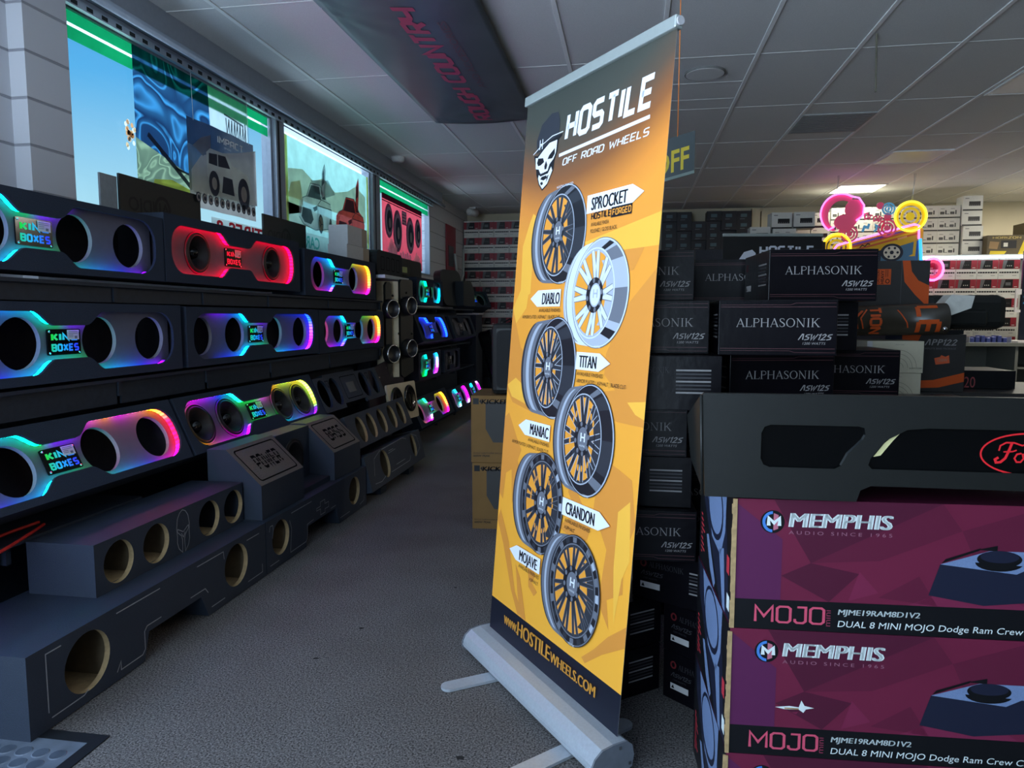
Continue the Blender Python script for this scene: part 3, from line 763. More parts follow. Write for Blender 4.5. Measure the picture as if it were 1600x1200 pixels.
RAINA_B = [(0, 'M'), (.1, 'V'), (.28, 'B'), (.36, 'C'), (.5, 'T'), (.6, 'G'), (.72, 'C'), (.86, 'B'), (.94, 'V'), (.97, '-'), (1, '-')]
X1 = -2.15
led_box('unlit-ended blue and teal four-hole speaker box nearest the column, top row', 1.62, 3.04, 1.415, 1.705, X1, 0, (1.71, 2.985), (2.27, 2.43), (1.838, 2.146, 2.546, 2.854), .094, 2.346, .118, .062, RAINA_T, RAINA_B)
RED = [(0, 'R'), (1, 'R')]
led_box('red glowing two-woofer speaker box on the top shelf', 3.05, 4.425, 1.415, 1.735, X1, 0, (3.10, 4.355), (3.62, 3.80), (3.36, 4.12), .107, 3.69, .116, .06, RED, RED, woofers=True, signcols=('R', 'R', 'R'))
led_box('rainbow two-hole speaker box at the far end of the top shelf', 4.50, 5.84, 1.395, 1.705, X1, 0, (4.59, 5.75), (5.03, 5.25), (4.80, 5.44), .092, 5.135, .116, .062,
        [(0, 'V'), (.18, 'B'), (.34, 'C'), (.42, 'T'), (.5, 'B'), (.6, 'V'), (.68, 'G'), (.8, 'Y'), (1, 'O')], [(0, 'M'), (.1, 'R'), (.25, 'M'), (.36, 'B'), (.45, 'T'), (.58, 'C'), (.7, 'B'), (.8, 'M'), (.94, 'M'), (1, 'R')])
led_box('blue and teal four-hole speaker box nearest the column, middle row', 1.76, 3.145, 1.0, 1.305, X1, 0, (1.83, 3.085), (2.38, 2.54), (1.95, 2.252, 2.652, 2.965), .097, 2.457, .118, .064, RAINA_T, RAINA_B)
led_box('blue and purple four-hole speaker box in the middle of the middle row', 3.19, 4.69, 1.0, 1.30, X1, 0, (3.245, 4.62), (3.80, 4.0), (3.365, 3.684, 4.135, 4.48), .097, 3.905, .117, .064,
        [(0, '-'), (.12, '-'), (.2, 'V'), (.3, 'B'), (.36, 'C'), (.44, 'T'), (.52, 'V'), (.6, 'V'), (.66, '-'), (1, 'B')], [(0, '-'), (.15, '-'), (.3, 'B'), (.4, 'C'), (.5, 'T'), (.6, 'G'), (.7, 'C'), (.85, 'B'), (1, 'V')])
led_box('full-rainbow four-hole speaker box at the far end of the middle row', 4.70, 6.02, .99, 1.297, X1, 0, (4.785, 5.965), (5.23, 5.43), (4.85, 5.12, 5.545, 5.82), .09, 5.333, .113, .06,
        [(0, 'M'), (.12, 'V'), (.25, 'B'), (.34, 'C'), (.42, 'T'), (.5, 'B'), (.58, 'V'), (.7, 'G'), (.85, 'L'), (.93, 'Y'), (1, 'O')], [(0, 'O'), (.12, 'M'), (.25, 'V'), (.36, 'B'), (.45, 'T'), (.55, 'C'), (.7, 'T'), (.82, 'V'), (.92, 'M'), (1, 'R')])
TL = 24
led_box('tilted four-hole speaker box with orange and magenta end, nearest, lower row', 1.52, 3.035, .59, .885, -2.04, TL, (1.60, 3.01), (2.27, 2.43), (1.80, 2.132, 2.56, 2.885), .097, 2.35, .118, .064,
        [(0, 'B'), (.3, 'C'), (.43, 'T'), (.49, 'G'), (.53, 'V'), (.6, 'V'), (.66, 'M'), (.75, 'O'), (.8, 'M'), (.94, 'O'), (1, 'R')], [(0, 'M'), (.22, 'V'), (.33, 'B'), (.42, 'C'), (.52, 'T'), (.62, 'G'), (.74, 'C'), (.86, 'B'), (.93, 'M'), (1, 'R')])
led_box('tilted four-woofer speaker box with magenta, green and gold rims, lower row', 3.06, 4.535, .59, .885, -2.04, TL, (3.10, 4.50), (3.66, 3.93), (3.24, 3.512, 4.09, 4.345), .112, 3.79, .122, .06,
        [(0, 'O'), (.1, 'M'), (.28, 'B'), (.4, 'G'), (.52, 'G'), (.58, 'M'), (.68, 'O'), (.8, 'L'), (.92, 'Y'), (1, 'L')], [(0, 'Y'), (.1, 'O'), (.2, 'M'), (.32, 'M'), (.37, 'V'), (.41, '-'), (.46, 'G'), (.62, 'G'), (.76, 'C'), (.9, 'V'), (1, '-')], woofers=True)
# plain carpeted four-hole box beside it
t = thing('speaker_box', 'unlit grey-black four-hole speaker box with centre plate, lower row', 'speaker box', (-2.04, 4.55, .59), (-R(TL), 0, R(90)))
w, h = 1.2, .285
out = [(0, 0), (.36, 0), (.36, .03), (.78, .03), (.78, 0), (w, 0), (w, h - .03), (.0, h - .03)]
hs = [ell(x, .135, .085, .105, 32) for x in (.1, .29, .85, 1.06)]
mb = MB(); mb.plate(out, black_paint, 0, .02, holes=hs); mb.poly(rrect(.43, .73, .055, .235, .015), engrave, -.0006, [rrect(.436, .724, .061, .229, .012)])
for x in (.195, .955): mb.poly([(x - .03, .225), (x + .03, .225), (x, .165)], engrave, -.0006, [[(x - .021, .22), (x + .021, .22), (x, .178)]])
mb.box(w - .02, .02, .02, .2, .02, h - .05, dark_hole, skip='f'); mb.box(0, w, .02, .21, 0.031, h - .03, black_paint, skip='f'); mb.box(.3, .9, .06, .21, h - .03, h, black_paint)
mb.build('enclosure', t)
mb = MB(); mb.plate(rect(.5, .64, .1, .18), mat('blank_plate', (92, 92, 90)), -.004, -.0008); mb.build('centre_plate', t)

# ------------------------------------------------------------------ display racks behind the boxes
def rack(label, Y0, Y1, levels, X=-2.42, back_top=1.39, brackets=.078, fascia=((1.311, 1.3755), (.872, .9705))):
    t = thing('display_rack', label, 'display rack', (X, Y0, 0), (0, 0, R(90)), 'black display racks')
    L = Y1 - Y0
    mb = MB(); mb.box(0, L, 0, .03, 0.0, back_top, rack_black); mb.build('back_panel', t)
    for z, reach in levels:
        mb = MB(); mb.box(0, L, -reach, 0, z - .014, z, rack_black); mb.build('shelf', t)
        if brackets:
            mb = MB(); mb.box(L - .02, L, -reach + .02, 0, z - brackets, z - .0145, rack_black); mb.build('bracket', t)
    if fascia:
        for z0, z1 in fascia:
            mb = MB(); mb.box(.004, L - .024, -.222, -.212, z0, z1, rack_black); mb.build('fascia', t)
    return t
LV = [(1.39, .25), (.985, .25), (.46, .30)]
for i, (a, b) in enumerate(((1.46, 2.11), (2.11, 2.77), (2.77, 3.42), (3.42, 4.10), (4.10, 4.98), (4.98, 6.06))):
    rack(['black display rack bay nearest the column', 'second black display rack bay from the column', 'black display rack bay under the gap before the red box', 'black display rack bay under the red box', 'fifth black display rack bay from the column', 'last bay of the near black display rack'][i], a, b, LV if i < 2 else LV[:2])
# wiring lying on the low shelf
for k, (z, pts) in enumerate(((.475, [(-2.0, 1.75, 0), (-2.03, 1.95, .004), (-2.1, 2.15, .004), (-2.16, 2.28, .0)]), (.475, [(-2.03, 1.7, 0), (-2.1, 1.88, .004), (-2.18, 2.1, .004), (-2.2, 2.3, 0.0)]))):
    mb = MB(); P = [Vector((p[0], p[1], z + p[2])) for p in pts]; Q = []
    for i in range(len(P) - 1):
        for j in range(6):
            s_ = j / 6; a = P[max(i - 1, 0)]; d = P[min(i + 2, len(P) - 1)]
            Q.append(.5 * ((2 * P[i]) + (P[i + 1] - a) * s_ + (2 * a - 5 * P[i] + 4 * P[i + 1] - d) * s_ ** 2 + (3 * P[i] - a - 3 * P[i + 1] + d) * s_ ** 3))
    Q.append(P[-1]); mb.tube(Q, .006, red_wire, 6)
    tag(mb.build('wire'), ['red speaker wire along the front of the low shelf', 'red speaker wire looping at the back of the low shelf'][k], 'wire')
# violet LED bar under the low shelf
mb = MB(); f = None
n0 = 0
mb.box(-2.15, -2.145, 1.46, 2.04, .262, .268, led_mat()); mb.box(-2.15, -2.145, 1.46, 2.04, .432, .438, led_mat())
for i in range(12): mb.col[i] = (.1, .002, .42)
mb.box(-2.17, -2.152, 1.44, 2.06, .2605, .4445, panel_grey)
tag(mb.build('led_panel'), 'violet-lit panel standing under the low shelf at the near end', 'light')

# ------------------------------------------------------------------ floor-standing truck enclosures
def enclosure(name, label, X, Y0, Y1, z0, prof, d, holes, m=black_paint, extra=None, tilt=0, mdf_floor=True):
    """front outline with round speaker cut-outs; raw board inside, shade painted into its walls"""
    t = thing(name, label, 'speaker enclosure', (X, Y0, z0), (-R(tilt), 0, R(90)))
    mb = MB(); hs = [circ(h[0] - Y0, h[1], h[2]) if len(h) == 3 else ell(h[0] - Y0, h[1], h[2], h[3], 36) for h in holes]
    mb.plate(prof, m, 0, .02, holes=hs, hole_edge=raw_mdf, back=False)
    mb.wall(prof, .02, d, m); n0 = len(mb.f); mb.poly(prof, m, d)
    for i in range(n0, len(mb.f)): mb.f[i] = mb.f[i][::-1]
    t2 = mb.build('cabinet', t)
    for h in holes:  # inner chamber behind each cut-out; shade painted in as darker walls
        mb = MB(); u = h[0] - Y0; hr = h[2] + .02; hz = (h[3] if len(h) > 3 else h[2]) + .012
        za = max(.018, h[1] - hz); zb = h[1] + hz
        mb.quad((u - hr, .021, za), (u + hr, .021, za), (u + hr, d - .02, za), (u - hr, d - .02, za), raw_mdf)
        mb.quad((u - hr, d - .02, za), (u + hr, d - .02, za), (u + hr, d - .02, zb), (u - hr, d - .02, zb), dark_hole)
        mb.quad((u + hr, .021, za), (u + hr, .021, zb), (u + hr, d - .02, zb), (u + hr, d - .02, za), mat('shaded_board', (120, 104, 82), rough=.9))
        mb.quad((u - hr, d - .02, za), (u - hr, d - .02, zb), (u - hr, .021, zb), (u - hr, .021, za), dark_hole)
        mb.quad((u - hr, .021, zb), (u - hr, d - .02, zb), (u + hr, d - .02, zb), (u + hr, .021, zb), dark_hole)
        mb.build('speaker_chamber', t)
    if extra:
        mb = MB(); extra(mb); mb.build('routed_lines', t)
    return t
def ln(mb, pts, w=.004, m=None, closed=False): stroke(mb, pts, w, m or scribe, -.0006, closed=closed)
def ex1(mb):
    o = 1.72
    q = lambda *p: [(a - o, b) for a, b in p]
    ln(mb, q((1.79, .05), (1.79, .235), (1.85, .235))); ln(mb, q((1.80, .03), (1.93, .03), (1.95, .04)))
    ln(mb, q((2.09, .235), (2.32, .235))); ln(mb, q((2.08, .03), (2.10, .06), (2.1, .03), (2.21, .03), (2.225, .045), (2.225, .11), (2.24, .125), (2.32, .125)))
    ln(mb, q((2.5, .125), (2.6, .125), (2.62, .1))); ln(mb, q((2.55, .235), (2.74, .235), (2.745, .2))); ln(mb, q((2.64, .03), (2.74, .03)))
    ln(mb, q((2.93, .225), (3.04, .225))); ln(mb, q((2.93, .03), (3.06, .03), (3.06, .07)))
prof1 = [(0, 0), (.5, 0), (.53, .1), (.85, .1), (.9, 0), (1.378, 0), (1.378, .258), (0, .258)]
enclosure('truck_enclosure', 'long black floor enclosure with two round cut-outs, nearest the viewer', -1.72, 1.72, 3.10, .004, prof1, .42, [(1.955, .132, .098), (2.84, .142, .094)], extra=ex1)
def ex2(mb):
    o = 3.10
    q = lambda *p: [(a - o, b) for a, b in p]
    ln(mb, q((3.13, .2), (3.14, .225), (3.165, .225), (3.17, .2), (3.16, .16))); ln(mb, q((3.13, .03), (3.22, .03)))
    ln(mb, q((3.34, .03), (3.36, .15), (3.34, .2))); ln(mb, q((3.34, .03), (3.52, .03), (3.54, .045), (3.54, .12), (3.62, .125))); ln(mb, q((3.36, .232), (3.6, .232)))
    ln(mb, q((3.66, .16), (3.66, .175), (3.71, .175), (3.71, .2), (3.77, .2), (3.77, .175), (3.82, .175), (3.82, .145), (3.77, .145), (3.77, .125), (3.71, .125), (3.71, .16)), closed=True)
    ln(mb, q((3.85, .125), (3.92, .125))); ln(mb, q((3.98, .03), (4.13, .03))); ln(mb, q((4.3, .03), (4.37, .04), (4.38, .07)))
prof2 = [(0, 0), (.42, 0), (.45, .108), (.82, .108), (.87, 0), (1.318, 0), (1.318, .258), (0, .258)]
enclosure('truck_enclosure', 'black floor enclosure with routed bow-tie emblem between its two cut-outs', -1.72, 3.105, 4.425, .004, prof2, .42, [(3.25, .142, .088), (4.22, .142, .088)], extra=ex2)
def helm(mb):
    cx, c = .5, scribe
    s = .0009
    P = lambda *q: [(cx + a * s, b * s + .002) for a, b in q]
    l = lambda *q: stroke(mb, P(*q), .003, c, -.0006)
    l((0, 200), (-22, 190), (-40, 165), (-48, 120), (-44, 85), (-46, 55), (-36, 25), (-10, 0), (-8, 60), (-14, 80), (-42, 104), (-40, 118), (0, 96), (40, 118), (42, 104), (14, 80), (8, 60), (10, 0), (36, 25), (46, 55), (44, 85), (48, 120), (40, 165), (22, 190), (0, 200))
    l((-14, 92), (0, 70), (14, 92))
enclosure('speaker_enclosure', 'black four-hole enclosure with a routed helmet emblem, on the nearest floor enclosure', -1.84, 2.145, 3.115, .263, [(0, 0), (.968, 0), (.968, .19), (0, .19)], .27, [(2.265, .093, .078), (2.475, .093, .078), (2.835, .093, .078), (3.03, .093, .078)], extra=helm)
# console pods with slanted lettered lids
t = thing('console_enclosure', 'black console enclosure with slanted lids lettered in cut-out words', 'speaker enclosure', (-1.75, 3.13, .263), (0, 0, R(90)))
def pod(parent, u0, u1, word, name):
    mb = MB(); h0, h1, d1, d = .17, .342, .18, .28
    A = [(u0, 0, 0), (u1, 0, 0), (u1, 0, h0), (u0, 0, h0)]; mb.quad(*A, black_paint)
    mb.quad((u0, 0, h0), (u1, 0, h0), (u1, d1, h1), (u0, d1, h1), slant_paint); mb.quad((u0, d1, h1), (u1, d1, h1), (u1, d, h1), (u0, d, h1), black_paint)
    for u, fl in ((u0, 1), (u1, 0)):
        p = [(u, 0, 0), (u, 0, h0), (u, d1, h1), (u, d, h1), (u, d, 0)]; p = p if fl else p[::-1]
        mb.face([mb.av(q) for q in p[::-1]] if False else [mb.av(q) for q in (p[::-1] if fl else p[::-1])], black_paint)
    mb.quad((u1, d, 0), (u0, d, 0), (u0, d, h1), (u1, d, h1), black_paint)
    ang = math.atan2(h1 - h0, d1); ln_ = math.hypot(d1, h1 - h0)
    mb.M = Matrix.Translation((u0, 0, h0)) @ Matrix.Rotation(-(PI / 2 - ang), 4, 'X')
    W_ = u1 - u0
    mb.poly(rrect(.03, W_ - .03, .02, ln_ - .02, .02), engrave, -.001, [rrect(.038, W_ - .038, .028, ln_ - .028, .015)])
    tech(mb, word, W_ * .24, ln_ * .3, .1, engrave, -.001, w=.2, gap=.3, width=W_ * .52, slant=.1)
    for k in range(3): mb.poly(rect(W_ * .22, W_ * .84, ln_ * .3 + .022 + .026 * k, ln_ * .3 + .0265 + .026 * k), slant_paint, -.0016)
    mb.M = None
    mb.build(name, parent)
pod(t, 0, .45, 'POWER', 'lettered_pod'); pod(t, .86, 1.275, 'BASS', 'lettered_pod')
mb = MB(); mb.plate(rect(.45, .86, 0, .335), black_paint, .16, .18, holes=[circ(.655, .165, .125)]); mb.box(.45, .86, .18, .279, 0, .335, black_paint, skip='f'); mb.box(.45, .86, .03, .16, 0, .03, black_paint)
mb.build('speaker_bay', t); woofer(t, .655, .165, .124, .165)
# tilted oval enclosure with five cut-outs + lower tilted truck enclosure
enclosure('speaker_enclosure', 'tilted black panel enclosure with five oval cut-outs at the far end', -1.80, 4.47, 5.72, .355, [(0, 0), (1.25, 0), (1.25, .24), (0, .24)], .22, [(4.68, .12, .075, .095), (4.88, .12, .075, .095), (5.1, .12, .075, .095), (5.33, .12, .075, .095), (5.55, .12, .075, .095)], tilt=22)
def ex3(mb):
    ln(mb, [(.1, .09), (.16, .2), (.3, .235)]); ln(mb, [(.33, .235), (.8, .24), (.88, .22)]); ln(mb, [(.08, .04), (.2, .03), (.3, .05)]); ln(mb, [(.44, .185), (.6, .19)]); ln(mb, [(.46, .2), (.56, .2)])
    ln(mb, [(.42, .05), (.85, .05), (.9, .08)]); ln(mb, [(.55, .08), (.75, .08)]); ln(mb, [(1.02, .235), (1.14, .2), (1.16, .1), (1.02, .05)])
enclosure('truck_enclosure', 'tilted black floor enclosure with curved routed lines, farthest of the floor row', -1.68, 4.44, 5.68, .08, [(0, 0), (1.24, 0), (1.24, .24), (0, .24)], .3, [(4.78, .13, .085, .1), (5.46, .14, .06, .09)], extra=ex3, tilt=14)
for y, lb in ((4.7, 'low black riser block under the near end of the farthest floor enclosure'), (5.35, 'low black riser block under the far end of the farthest floor enclosure')):
    mb = MB(); mb.box(-1.82, -1.72, y, y + .12, 0, .044, rack_black); tag(mb.build('riser'), lb, 'riser', 'riser blocks')
# cream panel with two oval speakers, purple-black back board
t = thing('speaker_baffle', 'cream panel with two glossy oval speakers behind the five-oval enclosure', 'speaker panel', (-2.0, 5.76, .34), (-R(8), 0, R(80)))
mb = MB(); mb.plate(rrect(0, .52, 0, .33, .02), cream, 0, .02); mb.build('board', t)
for u in (.14, .38):
    mb = MB(); mb.lathe([(.105, -.002), (.105, -.014), (.092, -.02), (.08, -.012), (.03, .0), (0, -.006)], u, .18, gloss_black, 36, sx=.95, sz=1.15); mb.build('oval_speaker', t)
mb = MB(); mb.M = Matrix.Translation((-2.1, 5.55, .40)) @ Matrix.Rotation(R(90), 4, 'Z') @ Matrix.Rotation(R(-6), 4, 'X')
mb.plate([(0, 0), (.95, 0), (.95, .62), (.84, .56), (.55, .46), (0, .4)], mat('plum_black_board', (44, 36, 46), rough=.45), 0, .02)
for u, v in ((.9, .57), (.8, .48), (.5, .4), (.9, .3), (.3, .33)): mb.lathe([(0, -.003), (.006, -.003), (.006, 0)], u, v, chrome, 8)
tag(mb.build('trim_board'), 'plum-black angled trim board behind the cream oval-speaker panel', 'board')

# items on the racks' far end: tower panels
mb = MB(); mb.M = Matrix.Translation((-2.25, 6.13, .70)) @ Matrix.Rotation(R(35), 4, 'Z'); mb.plate(rect(0, .2, 0, .87), cream, 0, .018)
tag(mb.build('backing_board'), 'tall cream board between the two speaker towers', 'board')
def tower(label, Y, z, X, h, pods, yaw=90, w=.3):
    t = thing('speaker_tower', label, 'speaker panel', (X, Y, z), (0, 0, R(yaw)), 'tower panels')
    mb = MB(); mb.plate([(0, .03), (.04, 0), (w, .05), (w, h - .02), (w - .02, h), (.02, h), (0, h - .03)], satin_black, 0, .03)
    for u, v in ((.08, h - .12), (.2, h - .14), (.15, h * .45)): mb.lathe([(0, -.002), (.012, -.002), (.012, .0)], u, v, gloss_black, 10)
    mb.build('panel', t)
    for v in pods:
        mb = MB(); mb.lathe([(.088, 0), (.086, -.05), (.08, -.062), (.072, -.058), (.06, -.035), (.03, -.02), (0, -.025)], w / 2, v, cone_black, 28, sx=.9); p = mb.build('speaker_pod', t)
        mb = MB(); mb.lathe([(.083, -.062), (.078, -.068), (.073, -.062)], w / 2, v, chrome, 28, sx=.9); mb.build('chrome_ring', p)
    return t
tower('black tower panel with two speaker pods standing beyond the cream board', 6.262, .69, -2.072, .90, (.66, .27), yaw=66, w=.17)
tower('black tower panel with speaker pods partly hidden behind the rainbow boxes', 6.085, .72, -2.15, .84, (.6, .2), w=.07, yaw=60)
# unlit white cartons, dark bag and tray on top of the rack
white_card = mat('white_card', (205, 205, 205), rough=.6, var=.03); tan_card = mat('tan_card', (176, 160, 140), rough=.7, var=.04)
t = None
for i, (y, z, w, h, lb) in enumerate(((5.40, 1.706, .48, .12, 'wide white carton lying on the top shelf by the middle window'), (5.42, 1.828, .42, .15, 'smaller white carton stacked on the wide carton, top shelf'))):
    mb = MB(); mb.M = Matrix.Translation((-2.22, y, z)) @ Matrix.Rotation(R(90), 4, 'Z'); mb.box(0, w, 0, .16, 0, h, tan_card if 0 else white_card)
    mb.poly(rect(w * .72, w, 0, h), tan_card, -.0006)
    tag(mb.build('carton'), lb, 'carton', 'white cartons')
t = thing('gear_bag', 'black padded bag lying on the rack end before the red poster', 'bag', (-2.18, 5.96, 1.585), (0, 0, R(90)))
mb = MB(); mb.plate(rrect(0, .7, .03, .25, .06), mat('black_nylon', (34, 36, 40), rough=.8), 0, .18)
for k in range(4): mb.poly(rrect(.1 + .14 * k, .19 + .14 * k, .08, .2, .015), engrave, -.001, [rrect(.107 + .14 * k, .183 + .14 * k, .087, .193, .01)])
mb.build('body', t)
mb = MB(); mb.box(-.05, .62, -.09, .16, 0, .028, alu); mb.build('tray', t)
mb = MB(); mb.M = Matrix.Translation((-2.42, 6.07, 0)) @ Matrix.Rotation(R(90), 4, 'Z'); mb.box(0, .56, -.12, .06, 0, 1.58, rack_black)
tag(mb.build('end_panel'), 'plain black partition at the end of the near display rack', 'partition')
mb = MB(); mb.M = Matrix.Translation((-2.4, 1.45, 1.41)) @ Matrix.Rotation(R(90), 4, 'Z'); mb.plate(rrect(0, .62, 0, .5, .09), satin_black, 0, .02)
tag(mb.build('cover_panel'), 'round-cornered black panel standing behind the nearest top box', 'panel')

# ------------------------------------------------------------------ the farther bank of lit boxes
def small_lit(label, Y0, Y1, z0, z1, X, tilt, top, bot, nh=2, **k):
    w = Y1 - Y0; c = (Y0 + Y1) / 2; a, b = Y0 + .07 * w, Y1 - .07 * w
    hs = (Y0 + .22 * w, Y1 - .22 * w) if nh == 2 else (Y0 + .15 * w, Y0 + .33 * w, Y1 - .33 * w, Y1 - .15 * w)
    return led_box(label, Y0, Y1, z0, z1, X, tilt, (a, b), (c - .08 * w, c + .08 * w), hs, min(.095, (z1 - z0) * .33) if nh == 2 else .075, c, (z1 - z0) * .4, (z1 - z0) * .2, top, bot, depth=.2, s=.06 * w, plate_w=.14, plate_h=.09, group='farther speaker boxes', **k)
small_lit('teal lit four-hole box, upper row of the farther rack', 6.86, 7.86, 1.375, 1.645, -2.10, 0, [(0, 'T'), (.3, 'T'), (.42, 'G'), (.5, '-'), (1, '-')], [(0, '-'), (.3, 'T'), (.5, '-'), (.6, 'G'), (.8, 'T'), (1, 'C')], nh=4)
small_lit('all-blue lit two-hole box, middle row of the farther rack', 6.80, 7.98, 1.0, 1.29, -2.02, 20, [(0, 'B'), (1, 'B')], [(0, 'B'), (.3, 'B'), (.5, '-'), (.7, '-'), (1, 'B')], signcols=('B', 'B', 'C'))
small_lit('unlit grey two-hole box, middle row of the farther rack', 8.15, 9.3, 1.0, 1.28, -2.02, 20, None, None)
small_lit('teal lit two-hole box, third row of the farther rack', 6.90, 7.75, .605, .885, -2.10, 0, [(0, 'T'), (.35, 'T'), (.5, '-'), (.62, 'G'), (.8, 'C'), (1, 'C')], [(0, '-'), (.2, '-'), (.4, 'G'), (.6, 'T'), (.8, 'B'), (1, 'M')])
small_lit('small unlit two-hole box, third row of the farther rack', 7.90, 8.66, .61, .865, -2.10, 0, None, None)
small_lit('rainbow tilted two-hole box, lowest row of the farther rack', 6.66, 7.98, .155, .46, -2.0, 24, [(0, 'M'), (.16, 'V'), (.28, 'T'), (.42, 'G'), (.5, 'M'), (.65, 'M'), (.72, 'L'), (.9, 'Y'), (1, 'O')], [(0, 'O'), (.15, 'O'), (.28, 'M'), (.36, 'M'), (.45, 'T'), (.62, 'G'), (.8, 'V'), (.9, 'M'), (1, 'R')])
small_lit('pink and teal tilted two-hole box, lowest row of the farther rack', 8.08, 9.0, .14, .42, -2.0, 22, [(0, 'V'), (.3, 'T'), (.42, 'C'), (.5, 'M'), (.7, 'V'), (.9, 'M'), (1, 'M')], [(0, 'O'), (.2, 'M'), (.4, 'T'), (.55, 'T'), (.7, 'C'), (.85, 'T'), (1, 'M')])
small_lit('pink and teal tilted two-hole box, farthest in the lowest row', 9.03, 9.75, .14, .41, -2.0, 22, [(0, 'V'), (.3, 'T'), (.5, 'C'), (.7, 'T'), (1, 'M')], [(0, 'M'), (.2, 'M'), (.4, 'B'), (.6, 'C'), (1, 'M')])
for i, (a, b) in enumerate(((6.86, 7.84), (7.84, 8.70), (8.70, 9.72))):
    rack(['nearest bay of the farther display rack', 'middle bay of the farther display rack', 'end bay of the farther display rack'][i], a, b, [(1.35, .25), (.903, .2), (.59, .25), (.06, .25)], X=-2.40, back_top=1.36, brackets=.05, fascia=None)
mb = MB(); mb.M = Matrix.Translation((-2.3, 6.9, 1.646)) @ Matrix.Rotation(R(90), 4, 'Z'); mb.plate(rrect(0, .8, 0, .2, .04), satin_black, 0, .02); mb.poly(rect(.06, .12, .1, .17), red_wire, -.001)
tag(mb.build('cover_panel'), 'dark round-cornered panel standing on the teal upper box', 'panel')
mb = MB(); mb.M = Matrix.Translation((-2.2, 6.675, 1.66)) @ Matrix.Rotation(R(80), 4, 'Z'); mb.box(0, .2, 0, .12, 0, .085, satin_black); mb.poly(rect(.02, .13, .02, .075), mat('yellow_label', (160, 170, 110)), -.001)
tag(mb.build('small_carton'), 'tiny black carton with a yellow-green label by the bag', 'carton')
t = thing('seat_back', 'dark folded seat-back panel leaning on the farther rack top', 'seat back', (-2.2, 8.3, 1.386), (0, 0, R(75)))
mb = MB(); mb.M = Matrix.Rotation(R(-8), 4, 'X'); mb.plate(rrect(0, .5, 0, .44, .1), mat('charcoal_vinyl', (40, 44, 48), rough=.5), 0, .1); mb.build('cushion', t)
mb = MB(); mb.plate([(.3, 0), (.62, 0), (.58, .2), (.5, .3), (.3, .3)], mat('charcoal_vinyl', (40, 44, 48)), -.1, .02); mb.build('side_bolster', t)
tg = small_lit('green lit box perched at the far end of the farther rack', 9.88, 10.5, 1.395, 1.65, -2.33, 26, [(0, 'T'), (.2, 'G'), (.5, 'G'), (.6, '-'), (1, '-')], [(0, '-'), (.4, 'T'), (.55, 'T'), (.7, '-'), (1, '-')], yaw=62)
mb = MB(); mb.box(-2.62, -2.2, 10.06, 10.5, 0, 1.28, rack_black); tag(mb.build('plinth'), 'tall black plinth carrying the green lit box', 'plinth')
mb = MB(); mb.box(-2.5, -2.16, 10.06, 10.45, 1.281, 1.302, white_card); tag(mb.build('carton'), 'flat white carton under the green lit box', 'carton')
# black tube leaning on the end of the rack, and pale tubular stand with cables
mb = MB(); mb.M = Matrix.Translation((-1.74, 9.93, .045)) @ Matrix.Rotation(R(-16), 4, 'Y')
mb.rbox(-.12, .12, -.09, .09, .0, 1.05, gloss_black, .05)
tag(mb.build('light_bar_case'), 'long glossy black case leaning against the farther rack end', 'case')
t = thing('tubular_stand', 'pale tubular stand with hanging cables before the back wall', 'stand', (-1.78, 10.3, 0))
mb = MB()
for x in (0, .3): mb.tube([(x, 0, 0), (x, 0, 1.12)], .022, mat('pale_tube', (190, 196, 190), rough=.3), 10)
for z in (.25, .95): mb.tube([(0, 0, z), (.3, 0, z)], .016, mat('pale_tube', (190, 196, 190)), 8)
for x in (0, .3): mb.box(x - .03, x + .03, -.25, .25, 0, .03, mat('pale_tube', (190, 196, 190)))
mb.build('frame', t)
mb = MB()
for k in range(4): mb.tube([(-.1 + .05 * k, -.03, .9 + .04 * k), (-.16 + .06 * k, -.07, 1.1), (.05 + .05 * k, -.05, 1.22 - .03 * k), (.16 + .02 * k, -.03, 1.0), (.1, -.04, .6 + .08 * k)], .014, rubber, 6)
mb.build('cable', t)
mb = MB(); mb.tube([(.2, 0, 1.13), (.34, 0, 1.16)], .018, emit('work_lamp', (235, 240, 255), 3), 8); mb.build('lamp', t)
# ------------------------------------------------------------------ roll-up banner
BA = -52.63
ban = thing('rollup_banner', 'tall orange roll-up banner of six off-road wheels standing in the aisle', 'banner stand', (-.5032, 2.5170, 0), (0, 0, R(BA)))
BW, BH, BT = .7993, 1.9297, R(4.78)
# base cassette with rounded section, end caps, swing-out feet
sec = []
for k in range(13):
    a = R(-90 + 180 * k / 12); sec.append((-.062 + -.0 - .045 * math.cos(a), .052 + .042 * math.sin(a)))
prof_c = [(-.055, .012), (-.085, .014), (-.098, .03), (-.098, .05), (-.088, .07), (-.066, .088), (-.03, .094), (.012, .094), (.03, .08), (.036, .05), (.03, .02), (.012, .012)]
mb = MB(); x0, x1 = -.022, BW + .022
A = [mb.av((x0, p[0], p[1])) for p in prof_c]; B = [mb.av((x1, p[0], p[1])) for p in prof_c]
for i in range(len(prof_c)):
    j = (i + 1) % len(prof_c); mb.face((A[i], A[j], B[j], B[i]), alu)
mb.face(A[::-1], alu); mb.face(B, alu); mb.box(x0, x1, -.1, -.094, .036, .042, alu)
cas = mb.build('base_cassette', ban)
cap = mat('grey_plastic', (112, 116, 124), rough=.45)
